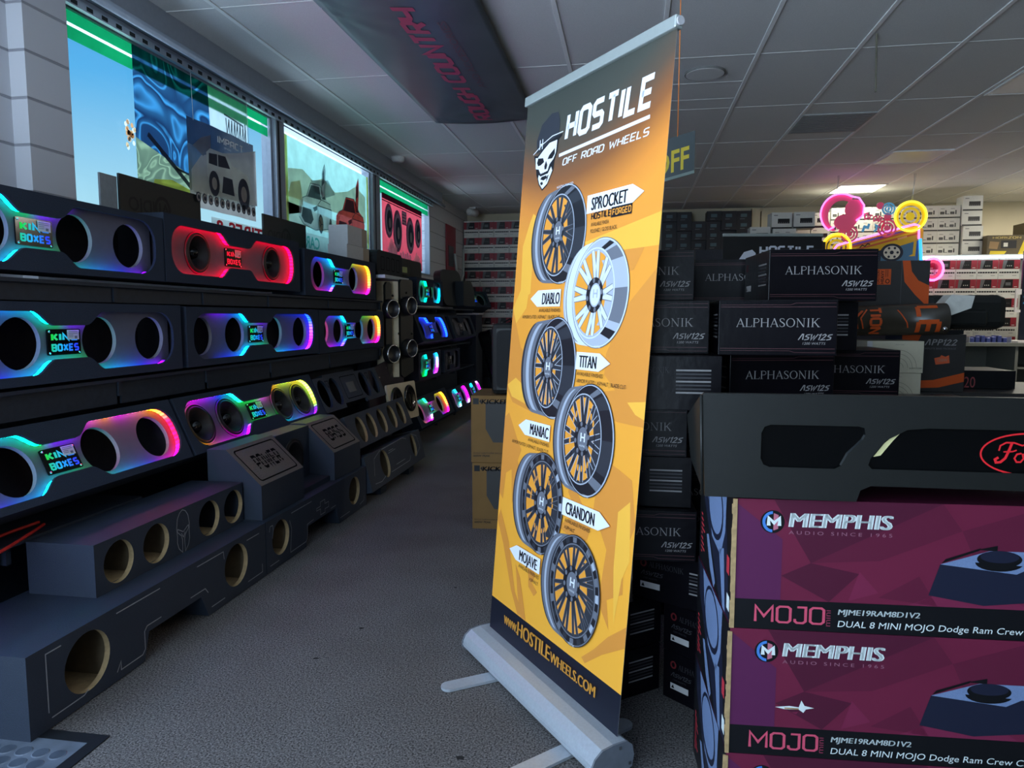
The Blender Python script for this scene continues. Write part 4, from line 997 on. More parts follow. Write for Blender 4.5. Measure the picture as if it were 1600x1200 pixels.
for xx, s in ((x1, 1), (x0, -1)):
    mb = MB(); q = [(p[0] * 1.04, p[1] * 1.04 - .003) for p in prof_c]; d = .006 * s
    A = [mb.av((xx, p[0], p[1])) for p in q]; B = [mb.av((xx + d, p[0], p[1])) for p in q]
    for i in range(len(q)):
        j = (i + 1) % len(q); f = (A[i], A[j], B[j], B[i]); mb.face(f if s > 0 else f[::-1], cap)
    mb.face(B if s > 0 else B[::-1], cap); mb.face(A[::-1] if s > 0 else A, cap)
    for a, b in ((-.07, .03), (-.01, .082), (.022, .03)):
        mb.box(min(xx + d, xx + d * 1.5), max(xx + d, xx + d * 1.5), a - .004, a + .004, b - .004, b + .004, chrome)
    mb.build('end_cap', cas)
for u, y0, y1, ang in ((.2, -.27, .05, -4), (.66, -.29, .17, 8)):
    mb = MB(); pts = rrect(-.028, .028, y0, y1, .027, 6)
    mb.M = Matrix.Translation((u, 0, 0)) @ Matrix.Rotation(R(ang), 4, 'Z')
    n = len(pts); A = [mb.av((p[0], p[1], .002)) for p in pts]; B = [mb.av((p[0], p[1], .011)) for p in pts]
    mb.face(A[::-1], alu); mb.face(B, alu)
    for i in range(n): mb.face((A[i], A[(i + 1) % n], B[(i + 1) % n], B[i]), alu)
    mb.build('foot', ban)
TILT = Matrix.Translation((0, 0, .085)) @ Matrix.Rotation(-BT, 4, 'X')
mb = MB(); mb.M = TILT; mb.tube([(BW / 2, .02, -.04), (BW / 2, .02, 1.0), (BW / 2, .016, BH - .01)], .008, alu, 8); mb.build('pole', ban)
mb = MB(); mb.M = TILT; mb.rbox(-.006, BW + .006, -.012, .014, BH - .008, BH + .026, mat('rail_aluminium', (196, 206, 204), rough=.35, metal=.6, var=.02), .004)
mb.tube([(BW + .006, .001, BH + .01), (BW + .012, .001, BH + .01)], .012, mat('clear_cap', (200, 200, 205)), 10); mb.build('top_rail', ban)
# printed panel: dark band at the top fading into orange (the print's own colours)
def banner_print():
    m = bpy.data.materials.new('banner_print'); m.use_nodes = True; t = m.node_tree; b = t.nodes['Principled BSDF']
    tc = t.nodes.new('ShaderNodeTexCoord'); sp = t.nodes.new('ShaderNodeSeparateXYZ'); t.links.new(tc.outputs['Object'], sp.inputs[0])
    # distance below the top edge, bending lower at the middle-left
    mx = t.nodes.new('ShaderNodeMath'); mx.operation = 'SUBTRACT'; mx.inputs[1].default_value = .30; t.links.new(sp.outputs['X'], mx.inputs[0])
    sq = t.nodes.new('ShaderNodeMath'); sq.operation = 'MULTIPLY'; t.links.new(mx.outputs[0], sq.inputs[0]); t.links.new(mx.outputs[0], sq.inputs[1])
    k = t.nodes.new('ShaderNodeMath'); k.operation = 'MULTIPLY_ADD'; k.inputs[1].default_value = -.62; t.links.new(sq.outputs[0], k.inputs[0]); t.links.new(sp.outputs['Z'], k.inputs[2])
    r = t.nodes.new('ShaderNodeMapRange'); r.inputs['From Min'].default_value = 1.50; r.inputs['From Max'].default_value = 2.02
    t.links.new(k.outputs[0], r.inputs['Value'])
    c = t.nodes.new('ShaderNodeValToRGB'); e = c.color_ramp.elements
    e[0].position = 0.0; e[0].color = (*lin((238, 156, 62)), 1); e[1].position = 1; e[1].color = (*lin((60, 66, 62)), 1)
    for p, q in ((.16, (226, 142, 60)), (.38, (146, 92, 54)), (.58, (92, 78, 66)), (.75, (72, 74, 68))):
        x = e.new(p); x.color = (*lin(q), 1)
    t.links.new(r.outputs[0], c.inputs[0])
    # orange fades to a lighter yellow-orange down the sheet
    r2 = t.nodes.new('ShaderNodeMapRange'); r2.inputs['From Min'].default_value = .3; r2.inputs['From Max'].default_value = 1.5; t.links.new(sp.outputs['Z'], r2.inputs['Value'])
    c2 = t.nodes.new('ShaderNodeMix'); c2.data_type = 'RGBA'; c2.inputs[6].default_value = (*lin((252, 178, 62)), 1); t.links.new(c.outputs[0], c2.inputs[7]); t.links.new(r2.outputs[0], c2.inputs[0])
    t.links.new(c2.outputs[2], b.inputs['Base Color']); b.inputs['Roughness'].default_value = .34; b.inputs['Specular IOR Level'].default_value = .35
    return m
bp_ = banner_print(); navy = mat('banner_navy', (22, 26, 40), rough=.35, var=0)
or_d = mat('orange_dark', (224, 146, 62), rough=.4, var=0); or_l = mat('orange_light', (250, 186, 72), rough=.4, var=0); or_m = mat('orange_mid', (240, 160, 58), rough=.4, var=0)
bw = mat('banner_white', (236, 240, 250), rough=.4, var=0); bk = mat('banner_black', (28, 26, 32), rough=.4, var=0)
mb = MB(); mb.M = TILT
L_ = [0.0]
def lay(): L_[0] -= .00005; return L_[0]
mb.poly(rect(0, BW, .128, BH), bp_, 0); mb.poly(rect(0, BW, 0, .128), navy, 0)
n0 = len(mb.f); mb.poly(rect(0, BW, 0, BH), mat('banner_back', (215, 215, 215)), .0006)
for i in range(n0, len(mb.f)): mb.f[i] = mb.f[i][::-1]
y = lay()
# brush-stroke shapes of the artwork ground
for p, c in (([(.04, 1.42), (.08, 1.5), (.1, 1.53), (.12, 1.52), (.12, 1.25), (.05, 1.23)], or_l), ([(0, 1.2), (.06, 1.28), (.12, 1.33), (.1, 1.2), (0, 1.12)], or_l),
             ([(0, .9), (.05, .86), (.2, .84), (.3, .9), (.2, 1.0), (.08, 1.06), (.0, 1.2)], or_d), ([(0, .92), (.04, .88), (.3, .84), (.3, .86), (.06, .95)], or_l),
             ([(.44, 1.4), (.8, 1.45), (.8, 1.36), (.62, 1.36), (.5, 1.34)], or_l), ([(.5, 1.34), (.66, 1.36), (.74, 1.36), (.7, 1.3), (.58, 1.28), (.68, 1.26), (.52, 1.2)], or_d),
             ([(.6, 1.06), (.68, 1.2), (.8, 1.3), (.8, .95), (.7, .93), (.6, 1.0)], or_d), ([(.47, .96), (.6, .95), (.8, .98), (.8, .87), (.68, .87), (.55, .9)], or_d), ([(.72, .93), (.8, .94), (.8, .89), (.76, .9)], or_l),
             ([(.03, .82), (.1, .74), (.14, .7), (.12, .66), (.16, .6), (.1, .5), (.08, .62), (.04, .6), (.03, .5), (.0, .52), (0, .8)], or_d),
             ([(.62, .76), (.7, .74), (.77, .72), (.8, .6), (.76, .5), (.77, .4), (.7, .36), (.72, .28), (.66, .34), (.68, .5), (.6, .6)], or_d), ([(.72, .62), (.77, .66), (.79, .5), (.76, .44), (.74, .3), (.72, .46)], or_l),
             ([(.02, .46), (.1, .36), (.17, .2), (.24, .14), (.2, .13), (.14, .2), (.06, .34), (.0, .42)], or_d), ([(.16, .3), (.2, .26), (.26, .13), (.22, .13), (.19, .2)], or_d), ([(.24, .36), (.3, .3), (.28, .27), (.32, .25), (.3, .23), (.26, .25)], or_d),
             ([(.62, .14), (.7, .2), (.8, .26), (.8, .32), (.72, .26), (.66, .2), (.6, .15)], or_d), ([(.42, .5), (.5, .56), (.56, .6), (.6, .56), (.58, .5), (.52, .48)], or_d), ([(.47, .7), (.5, .64), (.54, .6), (.5, .58), (.46, .62)], or_d)):
    mb.poly(p, c, lay())
y = lay()
# wordmark
tech(mb, 'HOSTILE', .272, 1.738, .098, bw, y, w=.235, gap=.3, width=.43, slant=.12)
stroke(mb, [(.246, 1.703), (.716, 1.716)], .011, bw, y); tech(mb, 'OFF ROAD WHEELS', .270, 1.664, .024, bw, y, w=.17, gap=.26, width=.44, slant=.25)
# beret skull emblem
sk = lambda pts, c, yy: mb.poly([(.085 + p[0] * .155, 1.612 + p[1] * .245) for p in pts], c, yy)
sk([(.05, .52), (.02, .7), (.2, .9), (.6, 1.0), (.88, .98), (.98, .85), (.98, .66), (.5, .55)], mat('beret_navy', (46, 50, 60), var=0), y)
y = lay()
sk([(-.06, .5), (.1, .48), (.3, .55), (.6, .63), (1.1, .66), (1.1, .63), (.98, .6), (.94, .42), (.86, .33), (.84, .2), (.62, .02), (.42, -.04), (.24, .06), (.1, .22), (.08, .32), (.0, .4)], bk, y)
y = lay()
sk([(.02, .46), (.12, .45), (.35, .53), (.6, .6), (.92, .6), (.9, .44), (.82, .36), (.66, .3), (.6, .22), (.3, .2), (.2, .28), (.06, .3)], bw, y)
sk([(.22, .2), (.3, .17), (.62, .18), (.74, .26), (.8, .2), (.62, .04), (.42, -.015), (.27, .07), (.2, .15)], bw, y)
stroke(mb, [(.085 + a * .155, 1.612 + b * .245) for a, b in ((-.1, .52), (.3, .62), (.7, .68), (1.14, .68))], .003, bw, y)
y = lay()
sk([(.1, .38), (.14, .44), (.36, .42), (.42, .36), (.28, .33), (.16, .33)], bk, y); sk([(.56, .38), (.62, .43), (.84, .5), (.86, .42), (.76, .37)], bk, y)
sk([(.44, .3), (.5, .37), (.57, .3), (.54, .25), (.46, .25)], bk, y); sk([(.3, .13), (.36, .16), (.56, .16), (.6, .12), (.45, .1)], bk, y); sk([(.3, .08), (.36, .04), (.44, .05), (.4, .09)], bk, y); sk([(.55, .06), (.62, .1), (.66, .16), (.6, .15)], bk, y)
for k in range(5): sk([(.3 + .07 * k, .195), (.34 + .07 * k, .195), (.335 + .07 * k, .215), (.305 + .07 * k, .215)], bk, y)
tech(mb, 'H', .11, 1.745, .04, bw, y, w=.16, sx=.7)
# wheels
W_D = mat('print_gunmetal', (52, 54, 62), rough=.4, var=0); W_M = mat('print_steel', (112, 116, 128), rough=.4, var=0); W_L = mat('print_silver', (176, 184, 200), rough=.4, var=0); W_H = mat('print_highlight', (216, 224, 240), rough=.4, var=0); W_K = mat('print_charcoal', (34, 33, 39), rough=.4, var=0)
def E_(cx, cz, rx, rz, a): return (cx + rx * math.cos(R(a)), cz + rz * math.sin(R(a)))
def wheel(cx, cz, rx, rz, bx, hub, style):
    st = dict(deep=(W_K, W_D, W_M, W_D), chrome=(W_H, W_L, W_H, W_L), bead=(W_K, W_D, W_M, W_D))[style['k']]
    rim, spoke, edge, barrel = st
    y = lay()
    # barrel seen to the side
    bxx = bx + rx * .86
    back = ell(bxx, cz - .004, rx * .86, rz * .93, 40)
    mb.poly(hull(back + ell(cx, cz, rx * .98, rz * .98, 40)), W_M if style['k'] != 'chrome' else W_H, y)
    y = lay()
    for f0, f1, c in ((0.0, .16, W_D), (.16, .3, W_M), (.3, .52, W_L), (.52, .66, W_M), (.66, 1.0, W_D)) if style['k'] != 'chrome' else ((0, .2, W_L), (.2, .34, W_M), (.34, .7, W_H), (.7, 1, W_L)):
        q = [E_(bxx + (cx - bxx) * f0, cz - .004, rx * .86, rz * .93, a) for a in range(110, 252, 6)] + [E_(bxx + (cx - bxx) * f1, cz - .002, rx * .9, rz * .95, a) for a in range(250, 108, -6)]
        mb.poly(q, c, y)
    y = lay(); mb.poly(ell(cx, cz, rx, rz, 48), W_K if style['k'] != 'chrome' else W_M, y)
    y = lay(); mb.poly(ell(cx, cz, rx * .985, rz * .985, 48), st[2] if style['k'] != 'deep' else W_L, y)
    y = lay()
    ix, iz, irx, irz = style['in']; icx, icz = cx + ix, cz + iz
    mb.poly(ell(cx - (.002 if style['k'] == 'deep' else 0), cz, rx * .955, rz * .965, 48), W_K if style['k'] != 'chrome' else W_L, y)
    y = lay()
    if style['k'] == 'bead':
        for k in range(20):
            a = 18 * k; mb.poly([E_(cx, cz, rx * .95, rz * .955, a + 1), E_(cx, cz, rx * .95, rz * .955, a + 10), E_(cx, cz, rx * .84, rz * .86, a + 10), E_(cx, cz, rx * .84, rz * .86, a + 1)], W_M if k % 2 else (W_L if -70 < ((a + 180) % 360 - 180) < 60 else W_D), y)
    else:
        c = W_D if style['k'] == 'deep' else W_M
        for a0, a1 in style.get('lip', ((-35, 5), (40, 62))):
            mb.poly([E_(cx, cz, rx * .94, rz * .95, a) for a in range(a0, a1 + 1, 4)] + [E_(icx, icz, irx * 1.04, irz * 1.04, a) for a in range(a1, a0 - 1, -4)], c, y)
        for a0, a1 in style.get('lip2', ((66, 76), (-60, -46))):
            mb.poly([E_(cx, cz, rx * .94, rz * .95, a) for a in range(a0, a1 + 1, 2)] + [E_(icx, icz, irx * 1.04, irz * 1.04, a) for a in range(a1, a0 - 1, -2)], W_M if style['k'] == 'deep' else W_K, y)
    y = lay(); mb.poly(ell(icx, icz, irx * 1.04, irz * 1.03, 44), edge if style['k'] != 'deep' else W_L, y)
    y = lay(); mb.poly(ell(icx, icz, irx, irz, 44), W_D if style['k'] != 'chrome' else W_L, y)
    y = lay(); mb.poly(ell(icx, icz, irx * .93, irz * .94, 44), or_m, y)
    # inner barrel glimpsed through the far side
    y = lay(); mb.poly([E_(icx, icz, irx * .93, irz * .94, a) for a in range(-50, 51, 5)] + [E_(icx - .03, icz, irx * .93, irz * .94, a) for a in range(50, -51, -5)], W_D if style['k'] != 'chrome' else W_L, y)
    y = lay(); hx, hz = hub; n = style['n']; y2 = lay(); y3 = lay()
    for k in range(n):
        a = 360 / n * k + style.get('a0', 90)
        for da in style['split']:
            p0 = E_(hx, hz, irx * .3, irz * .3, a + da * .35); p1 = E_(icx, icz, irx * .96, irz * .965, a + da)
            v = Vector((p1[0] - p0[0], p1[1] - p0[1])).normalized(); nn = (-v.y, v.x)
            w0, w1 = style['w']
            def q(k_, s0=1): return [(p0[0] + nn[0] * w0 * k_, p0[1] + nn[1] * w0 * k_), (p0[0] - nn[0] * w0 * k_, p0[1] - nn[1] * w0 * k_), (p1[0] - nn[0] * w1 * k_, p1[1] - nn[1] * w1 * k_), (p1[0] + nn[0] * w1 * k_, p1[1] + nn[1] * w1 * k_)]
            mb.poly(q(1.0), W_L if style['k'] == 'deep' and style.get('bright') else (W_M if style['k'] != 'chrome' else W_M), y)
            mb.poly(q(.74), spoke if style['k'] != 'chrome' else W_H, y2)
            if style.get('holes') and k % 1 == 0:
                m_ = ((p0[0] * .45 + p1[0] * .55), (p0[1] * .45 + p1[1] * .55)); mb.poly(ell(m_[0], m_[1], w1 * .5, w1 * 1.2, 8), or_m if k % 3 else W_K, y3)
    y = lay(); mb.poly(ell(hx - .004, hz, irx * .42, irz * .4, 28), W_K, y)
    y = lay()
    for k in range(8): e = E_(hx - .004, hz, irx * .35, irz * .335, 45 * k + 12); mb.poly(ell(e[0], e[1], .006, .008, 8), W_M, y)
    y = lay(); mb.poly(ell(hx, hz, irx * .27, irz * .27, 24), W_L if style['k'] == 'chrome' else W_M, y)
    y = lay(); mb.poly(ell(hx, hz, irx * .23, irz * .235, 24), W_M if style['k'] != 'chrome' else W_H, y)
    y = lay(); hh = irz * .24; tech(mb, 'H', hx - hh * .36, hz - hh * .35, hh, bw if style['k'] != 'chrome' else W_L, y, w=.18, sx=.95); text(mb, 'HOSTILE', hx, hz - hh * .72, hh * .16, bw, y, align='c', width=hh * .9)
    text(mb, 'HOSTILE', cx + .012, cz - rz * .985, .007, bw, y, align='c', width=.032)
IN = (-.036, 0, .098, .131)
wheel(.311, 1.438, .135, .163, .103, (.277, 1.448), dict(k='deep', n=8, split=(-9, 9), w=(.0085, .0075), **{'in': IN}))
text(mb, 'HOSTILE FORGED', .3, 1.593, .008, bw, lay(), align='c', width=.1)
# name arrows
def arrow(x0, x1, zc, h, right, name, tx, tw, fin, fx, fa):
    y = lay(); t = .05 if right else -.05
    if right: mb.poly([(x0, zc - h / 2), (x1 - .055, zc - h / 2), (x1, zc), (x1 - .055, zc + h / 2), (x0, zc + h / 2)], bw, y)
    else: mb.poly([(x1, zc - h / 2), (x1, zc + h / 2), (x0 + .05, zc + h / 2), (x0, zc), (x0 + .05, zc - h / 2)], bw, y)
    y = lay(); btext(mb, name, tx, zc - h * .36, h * .72, bk, y, d=.0018, width=tw)
    for k, l in enumerate(fin): text(mb, l, fx, zc - h / 2 - .018 - .022 * k, .012, bk, y, align=fa, width=.0115 * len(l) * .62 + .01)
arrow(.44, .72, 1.514, .056, True, 'SPROCKET', .466, .178, (), 0, 'l')
y = lay(); tech(mb, 'HOSTILE', .468, 1.464, .022, bk, y, w=.2, width=.098); mb.poly(rect(.572, .67, 1.459, 1.489), bk, y); y = lay(); tech(mb, 'FORGED', .578, 1.464, .02, or_m, y, w=.2, width=.086)
text(mb, 'AVAILABLE FINISH', .47, 1.444, .012, bk, y, width=.092); text(mb, 'POLISHED | GLOSS BLACK', .47, 1.424, .012, bk, y, width=.135)
wheel(.544, 1.24, .146, .166, .345, (.524, 1.234), dict(k='chrome', n=8, split=(-8, 8), w=(.012, .009), **{'in': (-.034, 0, .106, .134)}))
arrow(.13, .328, 1.231, .056, False, 'DIABLO', .212, .11, ('AVAILABLE FINISHES', 'ARMOR PLATED | ASPHALT | BLADE CUT'), .332, 'r')
wheel(.325, 1.001, .127, .168, .100, (.283, 1.0), dict(k='deep', n=9, split=(-9, 9), w=(.0085, .008), bright=1, **{'in': (-.042, 0, .086, .132)}))
arrow(.45, .63, 1.033, .054, True, 'TITAN', .468, .092, ('AVAILABLE FINISHES', 'ARMOR PLATED | ASPHALT | BLADE CUT'), .46, 'l')
wheel(.548, .796, .134, .172, .349, (.521, .797), dict(k='deep', n=8, split=(-10, 10), w=(.01, .009), bright=1, holes=1, **{'in': (-.033, 0, .1, .136)}))
arrow(.115, .33, .785, .054, False, 'MANIAC', .2, .12, ('AVAILABLE FINISHES', 'ARMOR PLATED | ASPHALT | BLADE CUT'), .328, 'r')
wheel(.309, .549, .133, .170, .112, (.312, .552), dict(k='bead', n=9, split=(-7, 7), w=(.008, .0075), holes=1, **{'in': (0, 0, .106, .138)}))
arrow(.44, .694, .573, .055, True, 'CRANDON', .462, .155, ('AVAILABLE FINISHES', 'ASPHALT'), .46, 'l')
wheel(.538, .333, .139, .170, .344, (.530, .350), dict(k='bead', n=11, split=(-6, 6), w=(.0072, .0065), **{'in': (0, 0, .112, .139)}))
arrow(.12, .335, .342, .052, False, 'MOJAVE', .195, .12, ('AVAILABLE FINISHES', 'ASPHALT'), .332, 'r')
y = lay(); c_ = mat('banner_gold', (238, 168, 66), rough=.4, var=0)
btext(mb, 'WWW.', .12, .07, .03, c_, y, d=.0015, width=.095); btext(mb, 'HOSTILE', .22, .066, .05, c_, y, d=.002, width=.215); btext(mb, 'WHEELS.COM', .44, .069, .034, c_, y, d=.0015, width=.25)
pn = mb.build('printed_panel', ban)
# ------------------------------------------------------------------ stack of maroon cartons
maroon = mat('maroon_print', (112, 34, 62), rough=.4, spec=.4, var=.05, scale=3)
mar_d = mat('maroon_dark', (82, 26, 50), rough=.4, var=0); mar_m = mat('maroon_mid', (98, 30, 56), rough=.4, var=0); mar_l = mat('maroon_light', (124, 40, 72), rough=.4, var=0); plum = mat('plum_print', (92, 36, 78), rough=.4, var=0)
cart_black = mat('carton_black', (14, 15, 20), rough=.42, spec=.4, var=.05); pinkish = mat('pink_ink', (214, 82, 110), rough=.5, var=0)
steelblue = mat('steel_blue_ink', (118, 138, 178), rough=.4, var=.1, scale=500); navy_ink = mat('navy_ink', (30, 34, 54), rough=.4, var=0); kraft = mat('kraft_edge', (176, 146, 104), rough=.8, var=.2, scale=80)
pale_ink = mat('pale_ink', (226, 234, 234), rough=.5, var=0); blue_ink = mat('sky_ink', (70, 130, 210), rough=.5, var=0); red_ink = mat('red_ink', (196, 52, 66), rough=.5, var=0)
def maroon_box(label, z, dx=0.0, tear=False, split=.62):
    MW, MD, MH = 1.36, .47, .2865
    t = thing('speaker_carton', label, 'carton', (.2285 + dx, 1.55, z), (0, 0, R(3.0)), 'maroon speaker cartons')
    mb = MB(); mb.box(0, MW, 0, MD, 0, MH, cart_black, front=maroon, top=mar_d)
    y = -.0004
    mb.poly(rect(0, MW, 0, .066), cart_black, y)
    mb.poly([(.0, .066), (.1, .066), (.1, .2), (.0, .28)], plum, y)
    for p, c in (([(.08, .2865), (.42, .2865), (.16, .15)], mar_d), ([(.16, .15), (.42, .2865), (.46, .23), (.30, .16)], mar_m), ([(.16, .15), (.26, .13), (.2, .066), (.1, .12)], mar_d), ([(.26, .135), (.3, .09), (.24, .07)], mar_l),
                 ([(.46, .23), (.62, .2865), (.62, .2), (.5, .14)], mar_m), ([(.3, .08), (.42, .066), (.38, .13)], mar_m), ([(.36, .066), (.6, .066), (.5, .13)], mar_l)): mb.poly(p, c, y)
    y -= .0004
    # round emblem and wordmarks
    ex, ez, er = .078, .238, .025
    mb.poly(ell(ex, ez, er, er, 28), cart_black, y); mb.poly([(ex + .021 * math.cos(R(a)), ez + .023 * math.sin(R(a))) for a in range(90, 271, 10)] + [(ex + .015 * math.cos(R(a)), ez + .017 * math.sin(R(a))) for a in range(270, 89, -10)], blue_ink, y - .0003)
    tech(mb, 'M', ex - .012, ez - .012, .024, pale_ink, y - .0004, w=.3, width=.022)
    mb.poly([(ex + .002, ez - .019), (ex + .012, ez - .015), (ex + .012, ez + .015), (ex + .002, ez + .019)], mat('rose_ink', (190, 110, 130), var=0), y - .0002)
    btext(mb, 'MEMPHIS', .1135, .228, .032, pale_ink, y, d=.0026, width=.205, slant=.12); text(mb, 'A U D I O   S I N C E   1 9 6 5', .112, .212, .008, mat('rose_grey_ink', (150, 96, 116), var=0), y, width=.21)
    tech(mb, 'MOJO', .046, .014, .04, pinkish, y, w=.13, gap=.22, width=.142); mb.M = Matrix.Translation((.205, 0, .012)) @ Matrix.Rotation(R(-90), 4, 'Y'); text(mb, 'mini', 0, 0, .014, mat('deep_rose_ink', (140, 50, 76), var=0), y, width=.036); mb.M = None
    btext(mb, 'MJME19RAM8D1V2', .22, .039, .0125, pale_ink, y, d=.0005, width=.165, slant=.15); text(mb, 'DUAL 8 MINI MOJO Dodge Ram Crew Cab 2019-UP', .22, .012, .0145, pale_ink, y, width=.5, slant=.15)
    # product picture: wedge enclosure with one oval driver shown
    pts = lambda *q: [(.40 + a, .09 + b) for a, b in q]
    mb.poly(pts((.0, .0), (.02, .068), (.36, .068), (.44, .02), (.11, -.018)), navy_ink, y); mb.poly(pts((.02, .068), (.115, .1), (.5, .1), (.52, .06), (.2, .068), (.17, .052)), steelblue, y - .0002)
    mb.poly(pts((.022, .07), (.095, .1), (.098, .106), (.03, .08)), cart_black, y - .0004); mb.poly(pts((.09, .102), (.13, .112), (.13, .1)), cart_black, y - .0004)
    mb.poly(ell(.535, .173, .044, .018, 28), cart_black, y - .0004); mb.poly(ell(.535, .178, .038, .013, 24), navy_ink, y - .0006); mb.poly(ell(.535, .165, .047, .018, 24)[12:], cart_black, y - .0003)
    mb.poly(rect(split, split + .0015, .066, MH), mar_d, y - .0003)
    if tear:
        z0 = .112
        mb.poly([(.1, z0), (.13, z0 + .004), (.15, z0 + .002), (.155, z0 + .018), (.162, z0 + .006), (.182, z0 + .002), (.165, z0 - .002), (.16, z0 - .01), (.15, z0 - .003), (.12, z0 - .004)], pale_ink, y); mb.poly([(.12, z0), (.15, z0), (.15, z0 - .003), (.12, z0 - .003)], kraft, y - .0003); mb.poly([(.135, z0 - .01), (.15, z0 - .008), (.145, z0 - .014)], mar_l, y)
    # left end: big blue-steel driver picture and black text panel
    mb.M = Matrix.Translation((0, MD, 0)) @ Matrix.Rotation(R(-90), 4, 'Z')
    y = -.0006
    mb.poly(rect(0, MD, 0, MH), cart_black, y)
    mb.poly([(.02, MH), (.36, MH), (.44, 0), (.32, 0), (.05, .2)], navy_ink, y - .0002)
    mb.poly([(.1, MH), (.38, MH), (.37, .18), (.32, .11), (.2, .12), (.13, .2)], steelblue, y - .0004); mb.poly(ell(.24, .205, .105, .078, 24), navy_ink, y - .0006); mb.poly(ell(.24, .208, .092, .066, 24), steelblue, y - .0008)
    mb.poly([(.3, .12), (.36, .14), (.39, 0), (.36, 0)], steelblue, y - .0004)
    for k in range(9): mb.poly(rect(.03, .05 + .012 * (k % 4), .13 - .013 * k, .136 - .013 * k), red_ink, y - .0004)
    mb.poly([(.12, .1), (.15, .11), (.26, .02), (.24, .0), (.18, .03)], steelblue, y - .0006); mb.poly(rect(.4, .43, .1, .14), red_ink, y - .0006); mb.poly(rect(.41, .44, .02, .055), pale_ink, y - .0006)
    mb.M = None
    mb.build('carton_body', t)
    mb = MB(); random.seed(int(z * 100))
    zz = 0
    while zz < MH - .01:
        h = random.uniform(.008, .022); mb.box(-.004 - random.uniform(0, .003), .004, -.003, .002, zz, min(zz + h, MH), kraft); zz += h
    q = mb.build('frayed_edge', t); q['label'] = 'frayed kraft-brown corner edge'
    return t
maroon_box('bottom maroon carton of the stack, mostly below the picture', .0, -.004)
maroon_box('middle maroon carton of the stack, torn across the front', .288, -.003, True, .645)
maroon_box('top maroon carton of the stack, under the truck enclosure', .576, .0, False, .62)

# truck enclosure on top with oval car-maker emblem
t = thing('truck_enclosure', 'satin black truck enclosure with red oval emblem on top of maroon cartons', 'speaker enclosure', (.1515, 1.54, .867), (0, 0, R(.8)))
EW = 1.28; EH = .222
prof = [(.012, 0), (.318, 0), (.325, .024), (.345, .034), (EW - .345, .034), (EW - .325, .024), (EW - .318, 0), (EW - .012, 0), (EW - .004, EH - .004), (EW - .008, EH), (.006, EH), (.0, EH - .005)]
winL = rrect(.124, .29, .068, .157, .018, 4)
winL = [(.142, .068), (.272, .068), (.285, .075), (.297, .1), (.325, .13), (.33, .14), (.327, .155), (.316, .158), (.142, .158), (.13, .153), (.124, .14), (.124, .086), (.13, .073)]
winR = [(.345, .07), (EW - .345, .07), (EW - .338, .078), (EW - .342, .092), (EW - .37, .13), (EW - .41, .153), (EW - .45, .157), (.45, .157), (.41, .153), (.37, .13), (.342, .092), (.338, .078)]
winL2 = [(EW - p[0], p[1]) for p in winL][::-1]
mb = MB(); mb.plate(prof, satin_black, 0, .018, holes=[winL, winR, winL2], hole_edge=gloss_black, back=False)
back = [(p[0] + (.01 if p[0] < .2 else -.01 if p[0] > EW - .2 else 0), min(p[1], .118) if p[1] > .1 else p[1]) for p in prof]
A = [mb.av((p[0], .018, p[1])) for p in prof]; B = [mb.av((p[0], .42, p[1])) for p in back]; n = len(A)
for i in range(n): mb.face((A[(i + 1) % n], A[i], B[i], B[(i + 1) % n]), satin_black)
n0 = len(mb.f); mb.poly(back, satin_black, .42)
for i in range(n0, len(mb.f)): mb.f[i] = mb.f[i][::-1]
mb.tube([(.006, .0, .004), (-.001, .0, EH - .004)], .0035, satin_black, 8)
mb.build('cabinet', t)
mb = MB()
for wn in (winL, winR, winL2): mb.poly(wn, gloss_black, .006)
ovx, ovz = .642, .108
g = mb.build('gloss_inserts', t)
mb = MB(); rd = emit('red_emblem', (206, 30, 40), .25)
mb.poly(ell(ovx, ovz, .092, .044, 48), rd, .0045, [ell(ovx, ovz, .0885, .0405, 48)])
def cur(pts, w): stroke(mb, [(ovx + a * .0105, ovz - .021 + b * .0105) for a, b in pts], w, rd, .0045)
cur([(-5.4, 2.6), (-5.2, 3.6), (-4.2, 4.2), (-2.8, 4.2), (-1.4, 3.7), (-.8, 3.9)], .0032); cur([(-3.2, 4.1), (-3.6, 2.8), (-4.2, 1.2), (-5, .4), (-5.8, .3), (-6, .9), (-5.4, 1.3)], .005); cur([(-4.6, 2.4), (-3.0, 2.5), (-2.3, 2.8)], .0028)
cur([(-1.4, 2.2), (-2.2, 2.0), (-2.6, 1.2), (-2.2, .5), (-1.5, .5), (-1.0, 1.2), (-1.2, 2.0), (-.6, 2.0), (.1, 2.3)], .0034); cur([(.1, 2.3), (.3, 1.4), (.1, .5)], .004); cur([(.2, 1.4), (.8, 2.2), (1.5, 2.2)], .003)
cur([(3.2, 2.0), (2.3, 1.9), (1.8, 1.0), (2.3, .4), (3.0, .8), (3.6, 1.8), (4.4, 4.0)], .0036); cur([(3.7, 2.2), (3.4, 1.0), (3.9, .5), (4.8, .9)], .0032)
mb.build('oval_emblem', t)['label'] = 'red script oval emblem'
mb = MB(); mb.poly([(.348, .095), (.362, .098), (.372, .112), (.385, .13), (.4, .148), (.385, .14), (.368, .124)], mat('backing_paper', (214, 206, 150), rough=.6, var=.02), .0035)
mb.build('peeling_film', t)['label'] = 'peeling pale yellow film corner'

